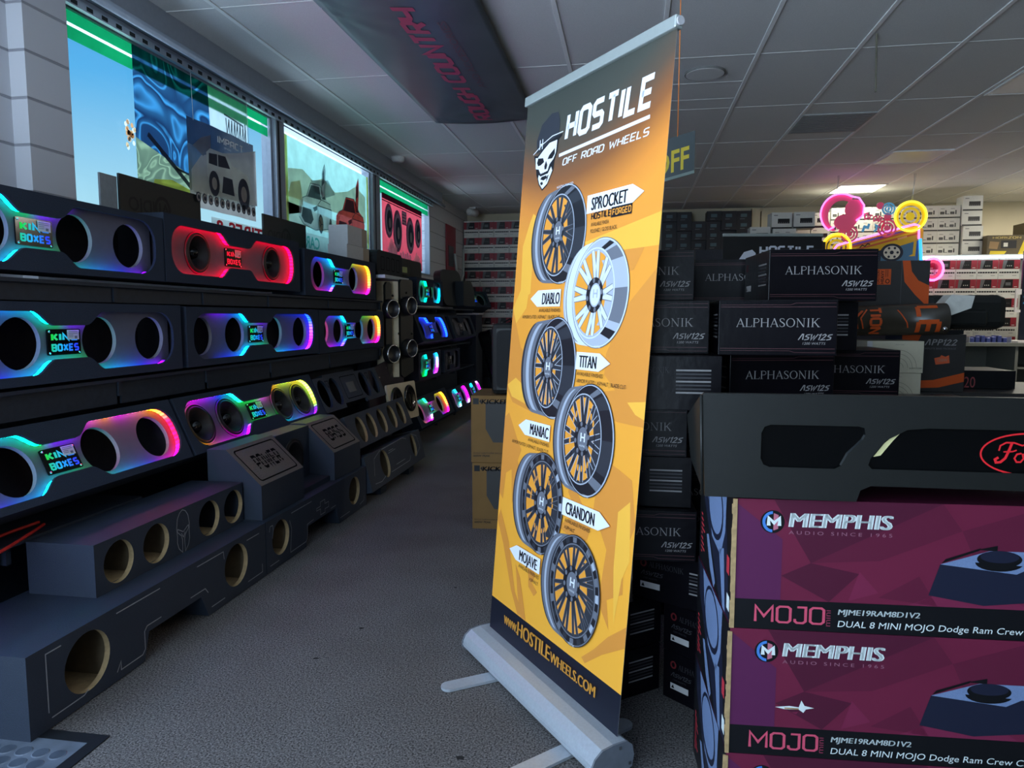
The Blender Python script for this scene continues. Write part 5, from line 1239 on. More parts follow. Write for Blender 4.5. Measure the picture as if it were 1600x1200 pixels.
# ------------------------------------------------------------------ black subwoofer cartons
ab = mat('gloss_carton_black', (14, 12, 18), rough=.3, spec=.25, var=.1, scale=6, bump=.15, bscale=40); copper = mat('copper_ink', (92, 58, 62), rough=.4, var=0); silver_ink = mat('silver_ink', (156, 152, 152), rough=.45, var=0); dim_ink = mat('dim_grey_ink', (66, 64, 68), rough=.5, var=0); alpha_red = mat('alpha_red', (110, 34, 38), rough=.5, var=0)
AW, AH = .33, .161
def alpha_proto():
    t = thing('subwoofer_carton', 'x', 'carton', (0, 0, 0), 0, 'black subwoofer cartons')
    mb = MB(); mb.rbox(0, AW, 0, AW, 0, AH, ab, .002)
    y = -.0005
    for z, s in ((.147, 1), (.014, -1)):
        stroke(mb, [(.005, z), (.2, z), (.215, z + .005 * s), (AW - .005, z + .005 * s)], .0012, copper, y); stroke(mb, [(.005, z - .006 * s), (AW - .005, z - .006 * s)], .0016, copper, y)
    serif(mb, 'ALPHASONIK', .05, .083, .025, silver_ink, y, width=.232)
    tech(mb, 'ASW12S', .222, .044, .02, silver_ink, y, w=.16, gap=.22, width=.088, slant=.3, font=BRUSH); text(mb, '1200 WATTS', .236, .032, .0075, silver_ink, y, width=.062, slant=.25)
    # end faces: specification label, small wordmark, striped block
    for M_ in (Matrix.Translation((0, AW, 0)) @ Matrix.Rotation(R(-90), 4, 'Z'), Matrix.Translation((AW, 0, 0)) @ Matrix.Rotation(R(90), 4, 'Z')):
        mb.M = M_
        mb.poly(ell(.04, .12, .012, .013, 14), alpha_red, y, [ell(.04, .12, .006, .008, 14)]); serif(mb, 'ALPHASONIK', .06, .11, .018, dim_ink, y, width=.12)
        tech(mb, 'ASW12S', .03, .08, .016, dim_ink, y, w=.16, gap=.2, width=.075, slant=.3, font=BRUSH); text(mb, '1200 WATTS', .04, .068, .006, dim_ink, y, width=.05)
        mb.poly(rect(.03, .1, .038, .058), sticker_white, y); mb.poly([(.034, .042), (.046, .042), (.04, .054)], ink_black, y - .0003)
        for k in range(7): mb.poly(rect(.2, .3, .05 + .011 * k, .055 + .011 * k), dim_ink if k % 3 else silver_ink, y)
        mb.M = None
    mb.build('carton_body', t)
    return t
A0 = alpha_proto(); a_used = [False]
AK = .1625
def alpha(label, x, yq, k, rot=0, z=None):
    zz = (k * AK) if z is None else z
    if not a_used[0]:
        a_used[0] = True; A0.location = (x, yq, zz); A0.rotation_euler = (0, 0, R(rot)); A0['label'] = label; return A0
    return dup(A0, label, (x, yq, zz), R(rot))
# left column from the floor (angled), then up behind the banner edge
alpha('black subwoofer carton on the floor just behind the banner edge', .115, 2.343, 0, 128)
alpha('black subwoofer carton stacked on the floor carton behind the banner edge', .117, 2.348, 1, 128)
alpha('black subwoofer carton on the floor beside the maroon carton end', .378, 2.088, 0, 50)
alpha('black subwoofer carton second from the floor beside the maroon carton end', .376, 2.088, 1, 50)
alpha('black subwoofer carton third from the floor, turned to show its striped end', .311, 2.175, 2, 62)
alpha('black subwoofer carton fourth from the floor, lettering half behind the banner', -.117, 2.20, 3, 2)
alpha('black subwoofer carton fifth from the floor, beside the maroon stack', .198, 2.25, 4, 90)
alpha('black subwoofer carton sixth from the floor, at the truck enclosure corner', -.15, 2.245, 5, 0)
alpha('black subwoofer carton with dim lettering under the half-hidden bright one', .265, 2.13, 6, 90)
alpha('black subwoofer carton in the second row from the top, cut off by the banner', -.095, 2.215, 7, 0)
alpha('black subwoofer carton at the top of the stack, cut off by the banner', -.132, 2.33, 8, 0)
# middle column
for k in range(6): alpha('black subwoofer carton inside the middle of the stack, layer %s' % ('one two three four five six'.split()[k]), .475, 2.61 if k < 2 else 2.3, k, 0)
alpha('black subwoofer carton just above the truck enclosure, first of the two', .306, 2.27, 6, 12)
alpha('black subwoofer carton just above the truck enclosure, next to cream box', .58, 2.60, 6, 0)
for k in range(6): alpha('black subwoofer carton deep in the stack behind maroon cartons, layer %s' % ('one two three four five six'.split()[k]), .815, 2.42, k, 0)
alpha('black subwoofer carton facing front with the brightest lettering, second row down', .257, 2.17, 7, 0)
alpha('black subwoofer carton side-on behind the bright one, showing its ribbed end', .745, 2.52, 7, 90)
alpha('black subwoofer carton on the very top of the stack with clear front lettering', .43, 2.37, 8, 4)
alpha('black subwoofer carton set back at the top, between two others, with barcode', .222, 2.745, 8, 0); alpha('hidden black subwoofer carton supporting the set-back top one', .08, 2.745, 7, 0)
for k in range(7): alpha('black subwoofer carton at the back of the stack, layer %s' % ('one two three four five six seven'.split()[k]), .08, 2.95 if k < 3 else 2.745, k, 0)

# ------------------------------------------------------------------ amplifier packages, rolled banner, cream boxes
charc = mat('charcoal_print', (52, 50, 50), rough=.45, var=.04); orange_ink = mat('orange_ink', (206, 84, 30), rough=.5, var=0)
cream_box = mat('cream_carton', (206, 196, 172), rough=.6, var=.03); cream_line = mat('cream_line', (150, 140, 120), var=0)
# pallet-like shelf they rest on
mb = MB(); mb.box(1.06, 1.9, 3.22, 3.8, 0, .934, charc); tag(mb.build('display_plinth'), 'dark display plinth behind the truck enclosure', 'plinth')
t = thing('amplifier_carton', 'charcoal and orange amplifier package carton beside the cream box', 'carton', (1.067, 3.23, .936), 0)
mb = MB(); mb.box(0, .29, 0, .4, 0, .222, charc); t.scale = (1.083,) * 3; y = -.0006
mb.poly([(.06, .222), (.115, .222), (.09, .16), (.06, .1), (.04, .12)], orange_ink, y); mb.poly(rect(0, .07, .14, .222), navy_ink, y - .0001)
mb.poly([(.06, .222), (.13, .222), (.1, .15), (.07, .1)], orange_ink, y - .0003)
mb.poly([(0, .05), (.08, .04), (.18, .045), (.29, .075), (.29, .04), (.2, .016), (.1, .012), (0, .02)], orange_ink, y)
tech(mb, 'APP122', .142, .178, .026, silver_ink, y, w=.16, gap=.22, width=.11, slant=.25, font=BRUSH); text(mb, 'COMPLETE BASS PACKAGE', .13, .164, .007, ink_grey, y, width=.125, slant=.2)
mb.poly([(.18, .13), (.2, .135), (.205, .142), (.22, .136), (.232, .142), (.236, .112), (.21, .108), (.186, .105)], mat('splash_orange', (220, 96, 56), var=0), y); text(mb, '1200W', .192, .117, .012, cream_line, y - .0004, width=.035)
mb.poly([(.05, .045), (.09, .05), (.105, .1), (.06, .13)], ink_black, y - .0003)
mb.build('carton_body', t)
mb = MB(); mb.box(1.04, 1.37, 3.23, 3.6, 1.178, 1.195, cart_black); tag(mb.build('flat_board'), 'thin black lid board lying on the amplifier package carton', 'board')
t = thing('amplifier_carton', 'charcoal carton with orange sweep and caution panel behind the top row', 'carton', (.91, 3.25, 1.245), 0); t.scale = (1.083,) * 3
mb = MB(); mb.box(0, .30, 0, .3, 0, .222, charc); y = -.0006
mb.poly([(.2, .222), (.228, .222), (.235, .18), (.26, .145), (.30, .125), (.30, .04), (.25, .09), (.21, .14)], orange_ink, y); mb.poly(rect(.198, .1988, 0, .222), ink_grey, y)
mb.poly(rect(.105, .16, .13, .19), orange_ink, y)
mb.M = Matrix.Translation((.118, 0, .133)) @ Matrix.Rotation(R(-90), 4, 'Y'); text(mb, 'CAUTION', 0, 0, .009, ink_black, y - .0004, width=.052, off=.02); text(mb, 'HEAVY', 0, -.016, .011, ink_black, y - .0004, width=.052, off=.02); mb.M = None
for a, b in ((.14, .142), (.147, .149)): mb.poly(rect(a, b, .16, .188), ink_black, y - .0004)
mb.poly(ell(.148, .143, .008, .009, 14), ink_black, y - .0004, [ell(.148, .143, .005, .006, 14)])
tech(mb, 'CEV', .232, .0, .02, silver_ink, y, w=.2, width=.05)
mb.build('carton_body', t)
t = thing('vinyl_roll', 'rolled dark vinyl banner with orange lettering resting on white foam', 'banner', (.867, 3.10, 1.232), (0, R(-1.5), R(1))); t.scale = (1.083,) * 3
vin = mat('olive_black_vinyl', (56, 50, 42), rough=.3, spec=.5, var=.1)
mb = MB(); n = 28; A = []; B = []
for k in range(n):
    a = 2 * PI * k / n; A.append(mb.av((0, .05 * math.cos(a), .056 * math.sin(a)))); B.append(mb.av((.35, .05 * math.cos(a), .058 * math.sin(a) - .0)))
for k in range(n): mb.face((A[k], B[k], B[(k + 1) % n], A[(k + 1) % n])[::-1], vin, True)
mb.face(A, vin); mb.face(B[::-1], vin)
def onroll(x, z):  # lay lettering round the roll
    a = z / .057; return (x, -.0515 * math.cos(a), .0585 * math.sin(a))
def rollstroke(pts, w):
    P = []
    for (a, b), (c, d) in zip(pts, pts[1:]):
        v = Vector((c - a, d - b)); L = v.length; v = v.normalized(); nn = Vector((-v.y, v.x)) * w / 2; k = max(1, int(L / .008))
        for i in range(k):
            p = Vector((a, b)) + v * L * i / k; q = Vector((a, b)) + v * L * (i + 1) / k
            mb.face([mb.av(onroll(*e)) for e in ((p - nn), (q - nn), (q + nn), (p + nn))], orange_ink)
for word, x0, wd, ww in (('LE', .24, .07, .016), ('TION', .075, .035, .009)):
    hh = .115; u = -.05
    tot = word_width(word, TECH, .25); ox = 0
    for ch in word[::-1] if False else word:
        adv, ss = TECH[ch]
        sc_ = .105 / tot
        for pts, cl in ss:
            pp = [(x0 + p[1] * wd, .052 - (ox + p[0]) * sc_) for p in pts]
            if cl: pp = pp + pp[:1]
            rollstroke(pp, ww)
        ox += adv + .25
rollstroke([(.05, .04), (.02, .01), (.03, -.03)], .008); rollstroke([(.065, .045), (.04, .01), (.05, -.03)], .005); rollstroke([(.17, .04), (.2, -.01), (.205, -.03)], .004)
mb.lathe([(0, -.0605), (.007, -.059), (.009, -.054)], .328, -.036, chrome, 12)
mb.build('roll', t)
mb = MB(); mb.plate([(0, .0), (.3, .03), (.43, .085), (.44, .135), (.36, .14), (.3, .06), (0, .035)], mat('white_foam', (214, 212, 204), rough=.6), 0, .1)
o = tag(mb.build('foam_wedge'), 'white foam wedge supporting the rolled vinyl banner', 'foam'); o.location = (.90, 3.165, 1.20); o.scale = (1.083, .8, 1.0)
mb = MB(); mb.M = Matrix.Translation((1.245, 3.30, 1.245)) @ Matrix.Scale(1.083, 4); mb.rbox(.0, .30, 0, .3, -.045, .09, satin_black, .03); mb.rbox(.02, .22, -.02, .2, -.03, .03, satin_black, .01)
tag(mb.build('spare_enclosure'), 'round-cornered black case on the amplifier package carton', 'case')
def cream_b(label, x, z, yq):
    t = thing('subwoofer_box', label, 'carton', (x, yq, z), R(2), 'cream subwoofer boxes'); t.scale = (1.11,) * 3
    mb = MB(); mb.box(0, .19, 0, .2, 0, .112, cream_box); y = -.0005
    for r in (.02, .035, .05, .064): mb.poly(ell(.105, .018, r, r, 26, 0, 180)[::1] + ell(.105, .018, r - .0015, r - .0015, 26, 0, 180)[::-1], cream_line, y)
    for x0 in (.01, .15): text(mb, 'SUBWOOFER', x0 - (.005 if x0 > .1 else 0), .014, .005, ink_black, y, width=.042)
    text(mb, 'AUDIO BASS', .095, .098, .004, cream_line, y, width=.03)
    mb.poly(rect(-.0, .018, .078, .112), sticker_white, y)
    mb.build('carton_body', t)
    return t
cream_b('cream subwoofer box standing upright between black and orange cartons', .925, 1.03, 3.0)
c2 = cream_b('lower cream subwoofer box under the other cream one', .92, .904, 3.0)
mb = MB(); mb.box(.90, 1.045, 3.0, 3.2, 0, .902, charc); tag(mb.build('display_plinth'), 'dark plinth under the cream subwoofer boxes', 'plinth')
mb = MB(); mb.box(1.44, 1.66, 3.4, 3.65, .936, 1.015, cart_black); text(mb, '20', 1.455, .94, .05, mat('dusty_red_ink', (170, 80, 84), var=0), 3.3995, width=.045)
tag(mb.build('small_carton'), 'low black carton with a red number beside the amplifier package', 'carton')

# ------------------------------------------------------------------ kraft speaker cartons and floor monitor beyond the banner
kr = mat('kraft_board', (122, 90, 46), rough=.75, var=.06, scale=8)
t = thing('kraft_carton', 'x', 'carton', (-.905, 4.02, 0), R(4), 'kraft speaker cartons'); t['label'] = 'lower kraft speaker carton on the floor behind the banner'
mb = MB(); mb.box(0, .46, 0, .42, 0, .395, kr); y = -.0006
mb.poly([(.085, .36), (.4, .36), (.4, .2), (.36, .12), (.13, .12), (.085, .2)][::-1], mat('kraft_grey_print', (58, 56, 54), var=0), y)
mb.poly(rect(.012, .045, .345, .38), ink_black, y); btext(mb, 'KICKER', .062, .348, .028, ink_black, y, d=.002, width=.156, slant=.15); mb.poly([(.048, .362), (.06, .376), (.06, .348)], ink_black, y)
text(mb, 'SINGLE SUBWOOFER ENCLOSURE', .012, .052, .008, ink_black, y, width=.2); text(mb, '600W PEAK', .012, .034, .012, ink_black, y, width=.1, off=.02)
mb.build('carton_body', t)
dup(t, 'upper kraft speaker carton stacked behind the banner', (-.912, 4.03, .396), R(4))
mb = MB(); mb.M = Matrix.Translation((-.80, 4.08, .792)) @ Matrix.Rotation(R(6), 4, 'Z'); mb.rbox(0, .3, 0, .28, 0, .42, satin_black, .03)
mb.poly(rrect(.03, .27, .04, .38, .03), rubber, -.001)
tag(mb.build('loudspeaker'), 'black round-cornered loudspeaker standing on the kraft cartons', 'loudspeaker')
# ------------------------------------------------------------------ boxed stereos on the walls
ORD = 'first second third fourth fifth sixth seventh eighth ninth tenth'.split()
st_red = mat('stereo_red', (142, 28, 46), rough=.4, var=0); st_white = mat('stereo_white', (214, 212, 204), rough=.5, var=.02); st_black = mat('stereo_screen', (20, 20, 24), rough=.3, var=0); st_grey = mat('stereo_grey', (96, 96, 98), rough=.4, var=0)
SW, SH = .247, .2455
def stereo_mesh(v):
    mb = MB(); mb.box(0, SW - .003, 0, .16, 0, SH - .002, st_white); y = -.0006; h = SH - .002; w = SW - .003
    mb.poly(rect(0, w, h * .46, h * .93), st_red, y)
    a = .04 if v % 2 == 0 else .03
    mb.poly([(a, h * .47), (.175, h * .47), (.175, h * .91), (a + .01, h * .91)], st_black, y - .0004); mb.poly([(a, h * .47), (a + .03, h * .47), (a + .06, h * .91), (a + .01, h * .91)], st_grey, y - .0006)
    for k in range(3): mb.poly(ell(.1 + .022 * k, h * (.62 + .03 * (v % 3)), .005, .007, 8), st_grey if v % 3 else st_white, y - .0006)
    if v % 4 == 1: mb.poly(rect(.09, .15, h * .6, h * .76), st_grey, y - .0005)
    mb.poly(rect(.19, .225, h * .52, h * .55), st_white, y - .0004)
    mb.poly(rect(.012, w - .012, h * .24, h * .32), st_black, y)
    for k in range(7): mb.poly(rect(.03 + .03 * k, .034 + .03 * k, h * .24, h * .32), st_white, y - .0004)
    text(mb, 'Pioneer', .012, h * .1, .012, st_grey, y, width=.05); mb.poly(rect(.16, .21, h * .11, h * .13), st_grey, y)
    return mb
protos = []
def stereo(i, label, loc, rot, group):
    v = i % 4
    if len(protos) <= v:
        o = stereo_mesh(v).build('boxed_stereo'); protos.append(o); tag(o, label, 'boxed stereo', group); o.location = loc; o.rotation_euler = (0, 0, rot); return o
    c = protos[v].copy(); COL.objects.link(c); c['label'] = label; c['group'] = group; c.location = loc; c.rotation_euler = (0, 0, rot); return c
i = 0
for r in range(3):
    for c in range(5):
        x = -3.02 + .247 * c if False else -2.66 + SW * c
        stereo(i, 'boxed stereo above the back shelf, %s row down, %s from the window wall' % (ORD[r], ORD[c]), (x, 11.30 - (.03 if c == 4 else 0), 2.775 - SH * (r + 1) + (.03 if c == 4 else 0)), 0, 'boxed stereos, upper back-wall shelf'); i += 1
for r in range(7):
    for c in range(5):
        if r > 4 and c < 2: continue
        x = -2.66 + SW * c + .02
        stereo(i, 'boxed stereo under the back shelf, %s row down, %s from the window wall' % (ORD[r], ORD[c]), (x, 11.28, 1.995 - SH * (r + 1)), 0, 'boxed stereos, lower back-wall shelf'); i += 1
mb = MB(); mb.box(-2.67, -1.3, 11.25, 11.62, 2.000, 2.036, rack_black); mb.box(-2.67, -1.3, 11.5, 11.64, 0.0, 2.0, rack_black); tag(mb.build('wall_shelf'), 'dark shelf unit holding the boxed stereos on the back wall', 'shelf')
mb = MB(); mb.box(-2.67, -1.3, 11.25, 11.49, .0, .27, rack_black); tag(mb.build('low_plinth'), 'dark base under the lowest boxed stereos at the back', 'shelf')
# lit shelf on the counter side
i = 0
for r in range(5):
    for c in range(5):
        x = 3.70 + SW * 1.005 * c - .09
        stereo(i, 'boxed stereo under the lit shelf, %s row down, %s from the neon ring' % (ORD[r], ORD[c]), (x, 10.0, 1.985 - .2425 * (r + 1) + (.0 if r == 0 else 0)), 0, 'boxed stereos under the lit shelf'); i += 1
mb = MB(); mb.box(3.2, 6.9, 9.96, 10.5, 1.995, 2.035, mat('shelf_white', (190, 190, 186), rough=.5)); mb.box(3.2, 6.9, 10.3, 10.5, .0, 1.995, mat('shelf_white', (190, 190, 186))); mb.box(2.25, 3.2, 10.15, 10.5, 0, 2.035, rack_black)
t = mb.build('lit_shelf'); tag(t, 'long pale shelf above the boxed stereos with a bright front edge', 'shelf')
mb = MB(); mb.box(3.55, 6.9, 9.945, 9.958, 1.985, 2.012, emit('shelf_led', (226, 244, 255), 6)); mb.build('led_strip', t)['label'] = 'cool white LED strip'
# white boxed radios on the shelf
wr = mat('radio_white', (206, 206, 200), rough=.5, var=.03); wr_k = mat('radio_print', (30, 30, 34), rough=.4, var=0); wr_g = mat('radio_grey', (110, 110, 112), var=0)
def radio(kind, w, h):
    mb = MB(); mb.box(0, w, 0, .2, 0, h, wr); y = -.0006
    mb.poly(rect(0, w, 0, h * .1), wr_k, y)
    if kind == 0:
        for x in (.02, .14):
            mb.poly(rect(x, x + .05, h * .3, h * .5), wr_k, y); mb.poly(rect(x + .06, x + .075, h * .3, h * .62), wr_k, y); mb.poly(rect(x + .003, x + .05, h * .72, h * .76), wr_g, y); mb.poly(rect(x + .006, x + .044, h * .36, h * .42), wr_g, y - .0004)
        mb.poly(rect(.09, .13, h * .3, h * .34), wr_k, y)
    else:
        mb.poly(rect(w * .3, w * .88, h * .32, h * .62), wr_k, y); mb.poly(rect(w * .1, w * .3, h * .8, h * .85), wr_g, y)
        for k in range(5): mb.poly(rect(w * (.36 + .1 * k), w * (.41 + .1 * k), h * .34, h * .4), wr_g, y - .0004)
    return mb
pr = [radio(0, .262, .162).build('boxed_radio'), radio(1, .235, .19).build('boxed_radio')]; used = [0, 0]
def radio_at(k, label, loc, rot=0, scale=None):
    o = pr[k] if not used[k] else pr[k].copy()
    if used[k]: COL.objects.link(o)
    used[k] = 1; tag(o, label, 'boxed radio', 'white boxed radios'); o.location = loc; o.rotation_euler = (0, 0, rot); return o
for r in range(4):
    for c in range(6):
        radio_at(0, 'white boxed radio on the lit shelf, %s row up, %s from the neon sign' % (ORD[r], ORD[c]), (2.62 + .264 * c, 10.2, 2.037 + .164 * r))
for r in range(4): radio_at(1, 'large-screen white boxed radio ending the shelf rows, %s from the shelf' % ORD[r], (4.215 + .02 * (r < 2), 10.17, 2.037 + .192 * r))
for r in range(2):
    for c in range(2): radio_at(1, 'white boxed radio stacked before the dark end, %s row, %s from the wall' % (ORD[r], ORD[c]), (2.27 + .245 * c - .15, 10.16, 2.24 + .2 * r))
mb = MB(); mb.box(1.9, 2.245, 10.14, 10.5, 0, 2.235, charc); tag(mb.build('shelf_end'), 'dark shelf end carrying a few white radios', 'shelf')
# loose white boxes nearer, on the dark display case
for k, (x, z, r) in enumerate(((1.40, 2.13, 0), (1.645, 2.295, 4), (1.895, 2.295, -3))): radio_at(1, 'loose white boxed radio on the display case, %s from the black boxes' % ORD[k], (x, 9.0, z), R(r))
radio_at(0, 'flat white radio box lying under the tilted loose ones', (1.66, 8.98, 2.13)); 
mb = MB(); mb.box(1.45, 2.25, 8.95, 9.45, 0, 2.128, charc); tag(mb.build('display_case'), 'dark display case hidden behind the black banner stand', 'display case')
for o, z in ((pr[1], None),): pass
# yellow-printed box
t = thing('boxed_monitor', 'dark box with yellow trim lettered along its top, on the lit shelf', 'carton', (4.475, 10.05, 2.037), 0)
mb = MB(); mb.box(0, .44, 0, .2, 0, .245, mat('horizon_brown', (84, 74, 54), rough=.5)); y = -.0006; yl = mat('yellow_trim', (214, 190, 50), var=0)
mb.poly([(.36, 0), (.44, 0), (.44, .23)], yl, y); mb.poly([(.03, 0), (.2, 0), (.23, .045), (.04, .05)], yl, y); mb.poly(rect(.16, .34, .08, .18), wr_k, y); mb.poly(rect(.19, .24, .1, .15), st_white, y - .0003)
tech(mb, 'HORIZON', .06, .2, .028, mat('gold_ink', (190, 168, 96), var=0), y, w=.16, width=.32); mb.poly([(.02, .08), (.12, .07), (.14, .16), (.03, .17)], mat('horizon_tan', (150, 122, 86), var=0), y)
mb.build('carton_body', t)
mb = MB(); mb.box(4.93, 5.3, 10.06, 10.4, 2.037, 2.44, mat('horizon_brown', (84, 74, 54))); tag(mb.build('carton'), 'brown carton on the lit shelf past the yellow-trimmed box', 'carton')
# black amplifier boxes in the middle of the back wall
bb = mat('amp_box_black', (30, 31, 36), rough=.5, var=.05); tealp = mat('teal_print', (74, 96, 104), rough=.5, var=0)
mb = MB(); mb.box(0, .215, 0, .25, 0, .142, bb); mb.poly(rect(.06, .15, .05, .1), tealp, -.0006); mb.poly(rect(.05, .12, .02, .028), wr_g, -.0006); pb = mb.build('amplifier_box'); first = True
for r in range(4):
    for c in range(6):
        if r == 3 and c == 2: continue
        o = pb if first else pb.copy()
        if not first: COL.objects.link(o)
        first = False
        tag(o, 'black amplifier box by the back wall, %s row up, %s from orange banner' % (ORD[r], ORD[c]), 'amplifier box', 'black amplifier boxes'); o.location = (.46 + .219 * c, 11.25 + .02 * ((r + c) % 3), 2.262 + .144 * r)
mb = MB(); mb.box(.4, 1.85, 11.2, 11.6, 0, 2.26, rack_black); tag(mb.build('cabinet'), 'black cabinet carrying the amplifier boxes by the back wall', 'cabinet')
mb = MB(); mb.box(1.81, 1.93, 11.5, 11.62, 0, 2.9, beige); mb.box(1.96, 2.38, 11.55, 11.64, 2.3, 2.86, beige); tag(mb.build('wall_pier'), 'beige pier on the back wall beside the amplifier boxes', 'pier'); bpy.data.objects['wall_pier']['kind'] = 'structure'
# second, black banner stand
t = thing('rollup_banner', 'black roll-up banner with white capitals behind the carton stack', 'banner stand', (.77, 6.35, 0), R(9))
mb = MB(); mb.plate(rect(0, .84, .08, 1.94), mat('black_banner_print', (34, 34, 36), rough=.45, var=.03), 0, .002); y = -.0008
tech(mb, 'HOSTILE', .31, 1.765, .09, bw, y, w=.22, gap=.28, width=.45); stroke(mb, [(.27, 1.735), (.77, 1.735)], .012, bw, y); tech(mb, 'OFF ROAD WHEELS', .3, 1.65, .03, bw, y, w=.18, width=.45)
mb.poly([(.14, 1.74), (.18, 1.80), (.25, 1.82), (.28, 1.79), (.27, 1.69), (.21, 1.63), (.16, 1.67)], bw, y); mb.poly([(.15, 1.72), (.19, 1.73), (.19, 1.7)], bk, y - .0004); mb.poly([(.21, 1.72), (.25, 1.74), (.24, 1.7)], bk, y - .0004)
mb.build('printed_panel', t)
mb = MB(); mb.rbox(-.005, .845, -.012, .014, 1.93, 1.956, mat('rail_aluminium', (196, 206, 204)), .003); mb.build('top_rail', t)
mb = MB(); mb.rbox(-.02, .86, -.06, .06, .0, .085, alu, .01); mb.build('base_cassette', t)

# ------------------------------------------------------------------ neon wall sign
P_ = .0075
nx, nz = 2.253, 1.915
U = lambda x: (x - 1285) * .00724
V = lambda y_: (407 - y_) * .00774
sgn = thing('neon_sign', 'hanging neon sign of pink headphones, yellow speakers and a tilted cassette', 'neon sign', (nx, 9.2, nz), 0)
pk = emit('sign_pink', (238, 92, 132), .18); yw = emit('sign_yellow', (236, 200, 40), .35); bl = emit('sign_blue', (96, 172, 214), .3); n_m = emit('neon_magenta', (250, 110, 250), 3); n_y = emit('neon_yellow', (255, 236, 60), 1.6); n_p = emit('neon_violet', (200, 110, 255), 3); n_b = emit('neon_blue', (40, 130, 255), 3)
sy = mat('cassette_yellow', (222, 178, 44), var=0); so = mat('cassette_orange', (200, 100, 60), var=0); sb_ = mat('cassette_blue', (70, 116, 150), var=0); sp_ = mat('cassette_purple', (120, 90, 170), var=0); sk_ = mat('cassette_navy', (30, 40, 60), var=0)
def E2(x, y_, rx, ry, n=32, a0=0, a1=360): return ell(U(x), V(y_), rx * P_, ry * P_, n, a0, a1)
mb = MB()
band = E2(1315, 333, 30, 30, 26, 55, 250) + E2(1317, 337, 21, 24, 26, 55, 250)[::-1]
mb.plate(band, pk, 0, .012); mb.plate(E2(1336, 328, 14, 16, 28), pk, -.004, .012); mb.plate(E2(1320, 347, 14, 12, 28), pk, -.008, .012); mb.plate([(U(1318), V(352)), (U(1336), V(340)), (U(1344), V(342)), (U(1330), V(362)), (U(1312), V(362))], pk, -.002, .012)
hp = mb.build('headphones', sgn)
mb = MB(); pts = [(p[0], -.02, p[1]) for p in E2(1316, 334, 33, 33, 30, 30, 262)][::1]
pts = [(U(1339), -.02, V(345)), (U(1349), -.02, V(338)), (U(1350), -.02, V(322)), (U(1342), -.02, V(311))] + [(p[0], -.02, p[1]) for p in E2(1314, 334, 30, 31, 30, 60, 235)] + [(U(1305), -.02, V(354))]
mb.tube(pts, .0095, n_m, 8); mb.build('neon_tube', hp)
for (x, y_, r, c) in ((1376, 323, 5.5, pk), (1388, 340, 5.5, pk)): mb = MB(); mb.plate(E2(x, y_, r, r, 20), c, 0, .01); mb.build('dot', sgn)
def rings(cx, cy_, radii, c):
    mb = MB()
    for r0, r1 in radii:
        mb.plate(E2(cx, cy_, r0, r0, 28), c, 0, .01, holes=[E2(cx, cy_, r1, r1, 28)] if r1 else [])
    mb.box(U(cx) - .006, U(cx) + .006, .01, .014, V(cy_) - radii[0][0] * .0074, V(cy_) + radii[0][0] * .0074, c); mb.build('ring_badge', sgn)
rings(1389, 328, ((10, 7.5), (6, 3.6), (2, 0)), bl)
for cx, cy_, s in ((1330, 365, 1), (1388, 357, 1.1)): rings(cx, cy_, ((13 * s, 10.5 * s), (8.5 * s, 6 * s), (4 * s, 0)), pk)
mb = MB(); w_ = 2.4 * P_
for pts in ([(1352, 334), (1353, 343), (1358, 341), (1357, 334), (1353, 335)], [(1360, 344), (1361, 337), (1365, 338)], [(1366, 340), (1367, 346), (1372, 345), (1371, 339), (1366, 340)], [(1374, 348), (1375, 339), (1380, 342), (1376, 346), (1383, 348), (1378, 362), (1384, 352)]): stroke(mb, [(U(a), V(b)) for a, b in pts], w_, pk, 0)
stroke(mb, [(U(a), V(b)) for a, b in ((1368, 362), (1372, 358), (1370, 352), (1376, 356))], w_ * 1.3, bl, 0); stroke(mb, [(U(a), V(b)) for a, b in ((1350, 362), (1353, 354), (1358, 356), (1360, 350))], w_ * 1.6, bl, 0)
mb.build('scribble_lettering', sgn)
for cx, cy_, s, nm in ((1423, 340, 1.0, 'speaker_ring'), (1311, 385, .92, 'speaker_ring')):
    mb = MB()
    for r0, r1 in ((22, 17), (14.5, 10.5)): mb.plate(E2(cx, cy_, r0 * s, r0 * s, 40), yw, .014, .022, holes=[E2(cx, cy_, r1 * s, r1 * s, 40)])
    mb.plate(E2(cx, cy_, 6.5 * s, 6.5 * s, 24), yw, .014, .022)
    p = mb.build(nm, sgn)
    mb = MB(); mb.tube([(q[0], .0, q[1]) for q in E2(cx, cy_, 23 * s, 23 * s, 40)], .013, n_y, 8, closed=True); mb.build('neon_tube', p)
mb = MB(); C4 = lambda *q: [(U(a), V(b)) for a, b in q]
mb.plate(C4((1302, 470), (1306, 384), (1437, 352), (1445, 360), (1446, 470)), sy, .03, .05)
for k, c in enumerate((sp_, so, sy, so)): mb.poly(C4((1308, 387 + 3 * k), (1436, 355 + 3 * k), (1436, 358 + 3 * k), (1308, 390 + 3 * k)), c, .029 - .0008 * k)
mb.poly(C4((1318, 470), (1330, 408), (1438, 376), (1440, 470)), sb_, .027); mb.poly(C4((1300, 470), (1310, 402), (1345, 394), (1330, 408), (1318, 470)), sy, .0265)
mb.poly(C4((1426, 376), (1436, 373), (1434, 400), (1424, 400), (1430, 397), (1431, 378)), sy, .026)
mb.poly(E2(1398, 394, 17, 14, 28), sk_, .0255); mb.poly(E2(1398, 394, 12.5, 10.5, 28), st_white, .025); mb.poly(E2(1398, 394, 3, 3, 12), sk_, .024)
for k in range(6): a = PI * k / 3; mb.poly(E2(1398 + 9 * math.cos(a), 394 + 7.5 * math.sin(a), 2, 2, 8), sk_, .024)
mb.poly(C4((1364, 410), (1366, 394), (1382, 390), (1381, 412)), sk_, .025)
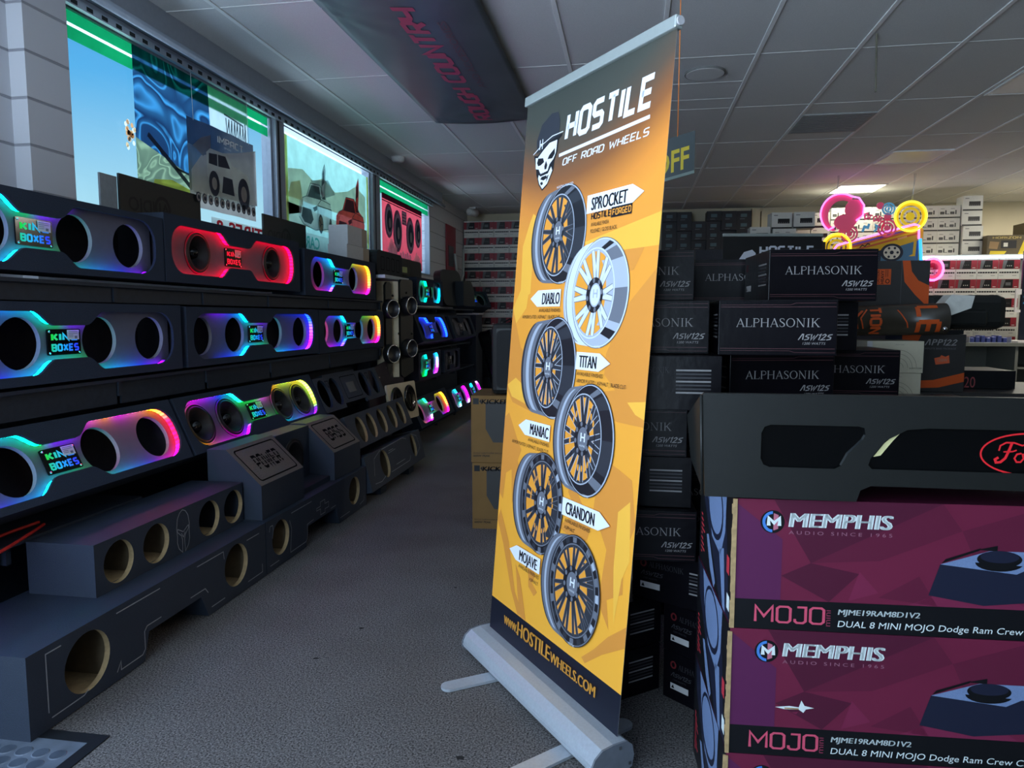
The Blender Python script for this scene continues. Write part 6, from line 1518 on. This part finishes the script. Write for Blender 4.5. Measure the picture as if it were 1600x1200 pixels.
for k in range(4): stroke(mb, C4((1368, 407 - 3.5 * k), (1378, 405 - 3.5 * k)), P_ * 1.2, sb_, .024)
stroke(mb, C4((1348, 386), (1352, 382), (1356, 384), (1360, 380), (1364, 381)), P_ * 1.5, sk_, .024); stroke(mb, C4((1406, 374), (1420, 370)), P_ * 3, mat('cassette_peach', (236, 170, 120), var=0), .024)
cs = mb.build('cassette', sgn)
mb = MB(); mb.tube([(q[0], .016, q[1]) for q in C4((1302, 412), (1305, 392), (1312, 382), (1330, 377), (1430, 352), (1437, 354), (1438, 374))], .012, n_p, 8); mb.build('neon_tube', cs)
mb = MB(); mb.tube([(q[0], .016, q[1]) for q in C4((1440, 374), (1443, 405), (1444, 412))], .018, n_b, 8); mb.build('neon_tube', cs)
mb = MB()
for x, y_, yt in ((1423, 317, 297), (1306, 305, 289)):
    for d in (0, .02): mb.tube([(U(x) + d, .01, V(y_)), (U(x) + .04 - d, .01, 1.014)], .003, alu, 5)
mb.build('hanging_wire', sgn)
t = thing('neon_ring', 'small round pink neon ring sign next to the caution carton', 'neon sign', (3.80, 9.92, 1.855), 0)
mb = MB(); mb.tube([(p[0], 0, p[1]) for p in ell(0, 0, .125, .14, 36)], .014, emit('neon_pink', (255, 90, 220), 5), 8, closed=True); mb.build('neon_tube', t)
mb = MB(); mb.plate(ell(0, 0, .108, .12, 32), pk, .005, .015, holes=[ell(0, 0, .07, .08, 32)]); mb.build('disc', t)
mb = MB(); mb.tube([(0, .004, .128), (0, .016, .1295)], .004, alu, 6); mb.build('bracket', t)
# counter with an open shelf and parts on it
t = thing('counter', 'grey laminate counter with open shelf bays under the boxed stereos', 'counter', (3.4, 8.5, 0), 0)
gl = mat('grey_laminate', (116, 118, 112), rough=.5, var=.03)
mb = MB(); mb.box(0, 3.2, 0, .7, .93, .965, gl); mb.build('worktop', t)
mb = MB()
for x in (0, .74, 1.5, 2.3, 3.17): mb.box(x, x + .03, .02, .68, 0, .93, gl)
mb.box(0, 3.2, .65, .68, 0, .93, gl); mb.box(.03, 3.17, .02, .65, .4, .42, gl); mb.box(.77, 3.17, .06, .65, .68, .7, gl); mb.build('carcass', t)
mb = MB()
for k in range(7): mb.rbox(3.72 + .055 * k, 3.76 + .055 * k, 8.6, 8.75, .966, 1.02 + .012 * (k % 3), mat('blue_parts', (60, 70, 130), rough=.4), .006)
for x in (3.7, 4.12): mb.box(x, x + .005, 8.58, 8.78, .966, 1.03, alu)
mb.box(3.7, 4.125, 8.58, 8.78, .966, .969, alu)
tag(mb.build('parts_tray'), 'tray of small blue parts on the grey counter', 'tray')
mb = MB(); mb.box(4.2, 4.9, 8.6, 9.0, .966, .985, sticker_white); tag(mb.build('paper_stack'), 'loose white paperwork on the grey counter', 'paper')
t = thing('display_board', 'dark glossy display board with teal streaks at the edge of the boxed stereos', 'display board', (4.35, 8.9, .986), R(-3))
mb = MB(); mb.plate(rect(0, .9, 0, 1.0), mat('board_dark', (22, 28, 40), rough=.25, var=.05), 0, .03)
for k, c in enumerate(((40, 120, 160), (30, 90, 130), (150, 50, 110), (40, 140, 180))): stroke(mb, [(.02, .42 + .07 * k), (.3, .36 + .08 * k), (.88, .46 + .07 * k)], .02, mat('streak_%d' % k, c, var=0), -.001)
mb.build('board', t)
mb = MB(); mb.plate(rect(0, .06, 0, .26), sticker_white, 0, .02, holes=[rect(.018, .06, .03, .2)]); o = tag(mb.build('price_frame'), 'white price frame clipped beside the display board', 'frame'); o.location = (4.75 - .47, 8.88, 1.3)

# ------------------------------------------------------------------ ceiling fittings
def panel_light(label, x, y, lit, w=.58, d=.6):
    t = thing('ceiling_light', label, 'ceiling light', (x, y, CZ - .012), 0, 'ceiling light panels')
    mb = MB()
    for a in ((0, w, 0, .02), (0, w, d - .02, d), (0, .02, .02, d - .02), (w - .02, w, .02, d - .02)): mb.box(a[0], a[1], a[2], a[3], 0, .012, tee)
    mb.build('frame', t)
    mb = MB(); mb.box(.02, w - .02, .02, d - .02, .003, .008, emit('lit_diffuser', (255, 252, 214), 6) if lit else mat('off_diffuser', (196, 190, 186), rough=.25, spec=.5, var=.02)); mb.build('diffuser', t)
    return t
panel_light('lit pale yellow ceiling panel above the neon headphones', 2.62, 9.84, True)
panel_light('unlit ceiling panel reflecting pink above the neon sign', 2.61, 7.95, False)
panel_light('unlit ceiling panel nearest the viewer over the counter side', 2.62, 5.48, False)
for k, (x, y) in enumerate(((5.04, 7.4), (5.04, 9.8))): panel_light(['lit ceiling panel over the counter beyond the picture', 'lit ceiling panel over the end of the lit shelf'][k], x, y, True)
area('panel_glow', (2.91, 10.14, CZ - .03), (0, 0, 0), .5, .5, 16, (1, .97, .84))
for y in (7.7, 10.1): area('panel_glow', (5.33, y, CZ - .03), (0, 0, 0), .5, .5, 62, (1, .95, .84))
t = thing('ceiling_vent', 'grey perforated return-air grille in the ceiling', 'vent', (1.395, 6.42, CZ - .012), 0)
mb = MB(); mb.box(0, .58, 0, .6, 0, .012, mat('vent_grey', (160, 160, 158), rough=.6)); mb.build('plate', t)
mb = MB()
for k in range(14): mb.box(.02, .56, .03 + .04 * k, .045 + .04 * k, -.003, 0, mat('vent_slot', (130, 130, 130))); 
mb.build('slats', t)
t = thing('ceiling_speaker', 'round white ceiling speaker in a tile beside the orange banner', 'speaker', (.482, 5.235, CZ - .012), 0)
def disc(mb, r, z0, z1, m, n=40):
    A = [mb.av((r * math.cos(2 * PI * k / n), r * math.sin(2 * PI * k / n), z0)) for k in range(n)]; B = [mb.av((r * math.cos(2 * PI * k / n), r * math.sin(2 * PI * k / n), z1)) for k in range(n)]
    mb.face(A[::-1], m); mb.face(B, m)
    for k in range(n): mb.face((A[k], A[(k + 1) % n], B[(k + 1) % n], B[k]), m)
mb = MB(); disc(mb, .138, .0, .012, mat('speaker_rim', (120, 120, 118))); mb.build('rim', t)
mb = MB(); disc(mb, .128, -.003, .0, tile); mb.build('grille', t)
mb = MB(); mb.lathe([(0, -.05), (.06, -.045), (.075, 0)], 0, 0, mat('white_plastic', (210, 210, 208), rough=.4), 24)
for i_, v in enumerate(mb.v): mb.v[i_] = Vector((v.x, v.z, v.y))
o = tag(mb.build('smoke_detector'), 'white smoke detector on the ceiling by the window cornice', 'detector'); o.location = (-2.45, 7.4, CZ)
t = thing('security_camera', 'small white security camera in the back corner of the ceiling', 'camera', (-2.42, 10.9, CZ), 0)
mb = MB(); mb.box(-.05, .05, -.05, .05, -.03, 0, mat('white_plastic', (210, 210, 208))); mb.build('mount', t)
mb = MB(); mb.M = Matrix.Translation((0, 0, -.08)) @ Matrix.Rotation(R(-25), 4, 'Z'); mb.lathe([(0, -.11), (.045, -.11), (.055, -.1), (.055, .08), (.0, .1)], 0, 0, mat('white_plastic', (210, 210, 208)), 20); mb.build('barrel', t)
mb = MB(); mb.tube([(-2.64, 10.6, 2.2), (-2.63, 10.7, 1.9), (-2.6, 10.8, 1.75), (-2.58, 10.9, 1.9), (-2.6, 11.0, 2.3)], .02, mat('pale_tube', (190, 196, 190)), 8); tag(mb.build('hose'), 'grey hose looped on the end of the window wall', 'hose')
mb = MB(); mb.box(-2.675, -2.66, 10.2, 10.75, 1.9, 2.6, st_red); mb.box(-2.66, -2.655, 10.3, 10.6, 2.0, 2.3, st_black); tag(mb.build('wall_poster'), 'dark red poster board on the wall end past the windows', 'poster')
mb = MB(); mb.tube([(1.42, 4.7, CZ), (1.5, 4.95, CZ - .05), (1.49, 4.9, CZ - .28)], .006, mat('tape', (120, 116, 100)), 6); tag(mb.build('hanging_tape'), 'torn strip of tape hanging from the ceiling grid', 'tape')
# stretched vinyl banner under the ceiling
def ceil_vinyl():
    return mat('ceiling_vinyl', (92, 102, 108), rough=.34, spec=.5, var=.12, scale=3)
t = thing('ceiling_banner', 'dark vinyl banner with red slanted lettering stretched under the ceiling', 'banner', (0, 0, 0), 0)
mb = MB(); X0, X1, Y0, Y1, Z = -1.66, -.80, 2.6, 6.05, 2.895; vm = ceil_vinyl(); NX, NY = 22, 60
def bz(x, y):
    u = (x - X0) / (X1 - X0); v = (y - Y0) / (Y1 - Y0)
    s = -.035 * math.sin(PI * u) * (.6 + .4 * math.sin(PI * v))
    d = math.hypot((x - X0), (y - Y1)); a = math.atan2(Y1 - y, x - X0)
    s += .012 * math.sin(a * 14) * math.exp(-d * 3.0)
    d2 = math.hypot((x - X0), (y - 3.75)); a2 = math.atan2(y - 3.75, x - X0); s += .008 * math.sin(a2 * 12) * math.exp(-d2 * 4)
    d3 = math.hypot(x - X1, y - Y1); s += .008 * math.sin(9 * math.atan2(Y1 - y, X1 - x)) * math.exp(-d3 * 3)
    return Z + s
def bxy(i, j):
    u = i / NX; v = j / NY; y = Y0 + (Y1 - Y0) * v; x = X0 + (X1 - X0) * u
    return x, y
g = [[mb.av((*bxy(i, j), bz(*bxy(i, j)))) for j in range(NY + 1)] for i in range(NX + 1)]
for i in range(NX):
    for j in range(NY): mb.face((g[i][j], g[i][j + 1], g[i + 1][j + 1], g[i + 1][j]), vm, True)
sheet = mb.build('vinyl_sheet', t); sheet.modifiers.new('thickness', 'SOLIDIFY').thickness = .002
def flat_text(fn, m, z_off):
    """lettering that reads along -Y with its top towards -X, seen from below"""
    k = MB(); fn(k)
    for q, v in enumerate(k.v):
        x, y = v.z, v.x
        xx = -x; yy = -y
        k.v[q] = Vector((xx, yy, 0))
    return k
rc = mat('banner_red', (196, 78, 108), rough=.4, var=0); rg = mat('banner_grey_red', (126, 100, 108), rough=.45, var=0)
k = MB(); tech(k, 'ROUGH COUNTRY', 0, 0, .155, rc, 0, w=.24, gap=.22, width=2.15, slant=.25)
def drape(k, xb, ys):
    out = []
    for v in k.v:
        x = xb - v.z; y = ys - v.x
        out.append(Vector((x, y, bz(x, y) - .003)))
    k.v = out; return k
drape(k, -1.13, 5.95); k.build('lettering', t)
k = MB(); text(k, 'AND ACCESSORIES', .75, 0, .05, rg, 0, width=1.15, off=.01); drape(k, -1.03, 5.85); k.build('lettering', t)
mb = MB()
for x, y in ((X0, Y1), (X1, Y1), (X0, 3.75)): mb.tube([(x, y, Z - .002), (x, y, CZ)], .006, alu, 6)
mb.build('fixing', t)
# discount sign on an orange cord
t = thing('hanging_sign', 'dark green discount sign with yellow lettering hanging behind the orange banner', 'sign', (.205, 3.42, 1.985), (R(0), 0, R(-18)))
sg = mat('sign_green_black', (36, 52, 56), rough=.4, var=.04)
mb = MB(); q = [(-.28, -.14), (.075, -.075), (.075, .115), (-.28, .01)]
mb.plate([(-.30, -.155), (.075, -.085), (.075, .105), (-.30, .035)], sg, 0, .004); yk = mat('sign_yellow_ink', (214, 190, 50), var=0)
mb.M = Matrix(((1, 0, 0, 0), (0, 1, 0, 0), (.19, 0, 1, 0), (0, 0, 0, 1)))
text(mb, '50%OFF', -.27, -.065, .1, yk, -.001, width=.32, off=.02)
mb.poly(rect(-.3, .075, -.098, -.085), mat('sign_pale', (120, 136, 130), var=0), -.0008)
mb.M = None
mb.build('panel', t)
mb = MB(); mb.tube([(-.005, .002, .085), (-.004, .002, CZ - 1.985)], .0028, mat('orange_cord', (226, 130, 60), rough=.6), 6); mb.build('cord', t)['label'] = 'thin orange cord'

# ------------------------------------------------------------------ coin-grip mat at the near end of the enclosures
t = thing('floor_mat', 'grey coin-grip mat with black edge under the nearest enclosure corner', 'mat', (0, 0, 0), 0)
mm = mat('coin_mat', (96, 106, 120), rough=.35, spec=.5, var=.25, scale=14); me_ = mat('mat_edge', (24, 28, 34), rough=.5)
mb = MB(); mb.box(-2.5, -1.515, .9, 1.79, .0, .0035, me_); mb.build('border', t)
mb = MB(); mb.box(-2.46, -1.555, .9, 1.745, .0034, .0038, mm)
for a in range(16):
    for b in range(15):
        x = -2.42 + .055 * a + (.0275 if b % 2 else 0); y = .95 + .05 * b + .03
        if x > -1.585 or y > 1.72: continue
        n = 14; A = [mb.av((x + .024 * math.cos(2 * PI * k / n), y + .024 * math.sin(2 * PI * k / n), .0038)) for k in range(n)]; B = [mb.av((x + .021 * math.cos(2 * PI * k / n), y + .021 * math.sin(2 * PI * k / n), .0056)) for k in range(n)]
        mb.face(B, mat('coin_top', (70, 80, 94), rough=.4, var=.25, scale=14))  # lit rims put into the colour: coin sides lighter than tops
        for k in range(n): mb.face((A[k], A[(k + 1) % n], B[(k + 1) % n], B[k]), mm)
mb.build('coin_surface', t)
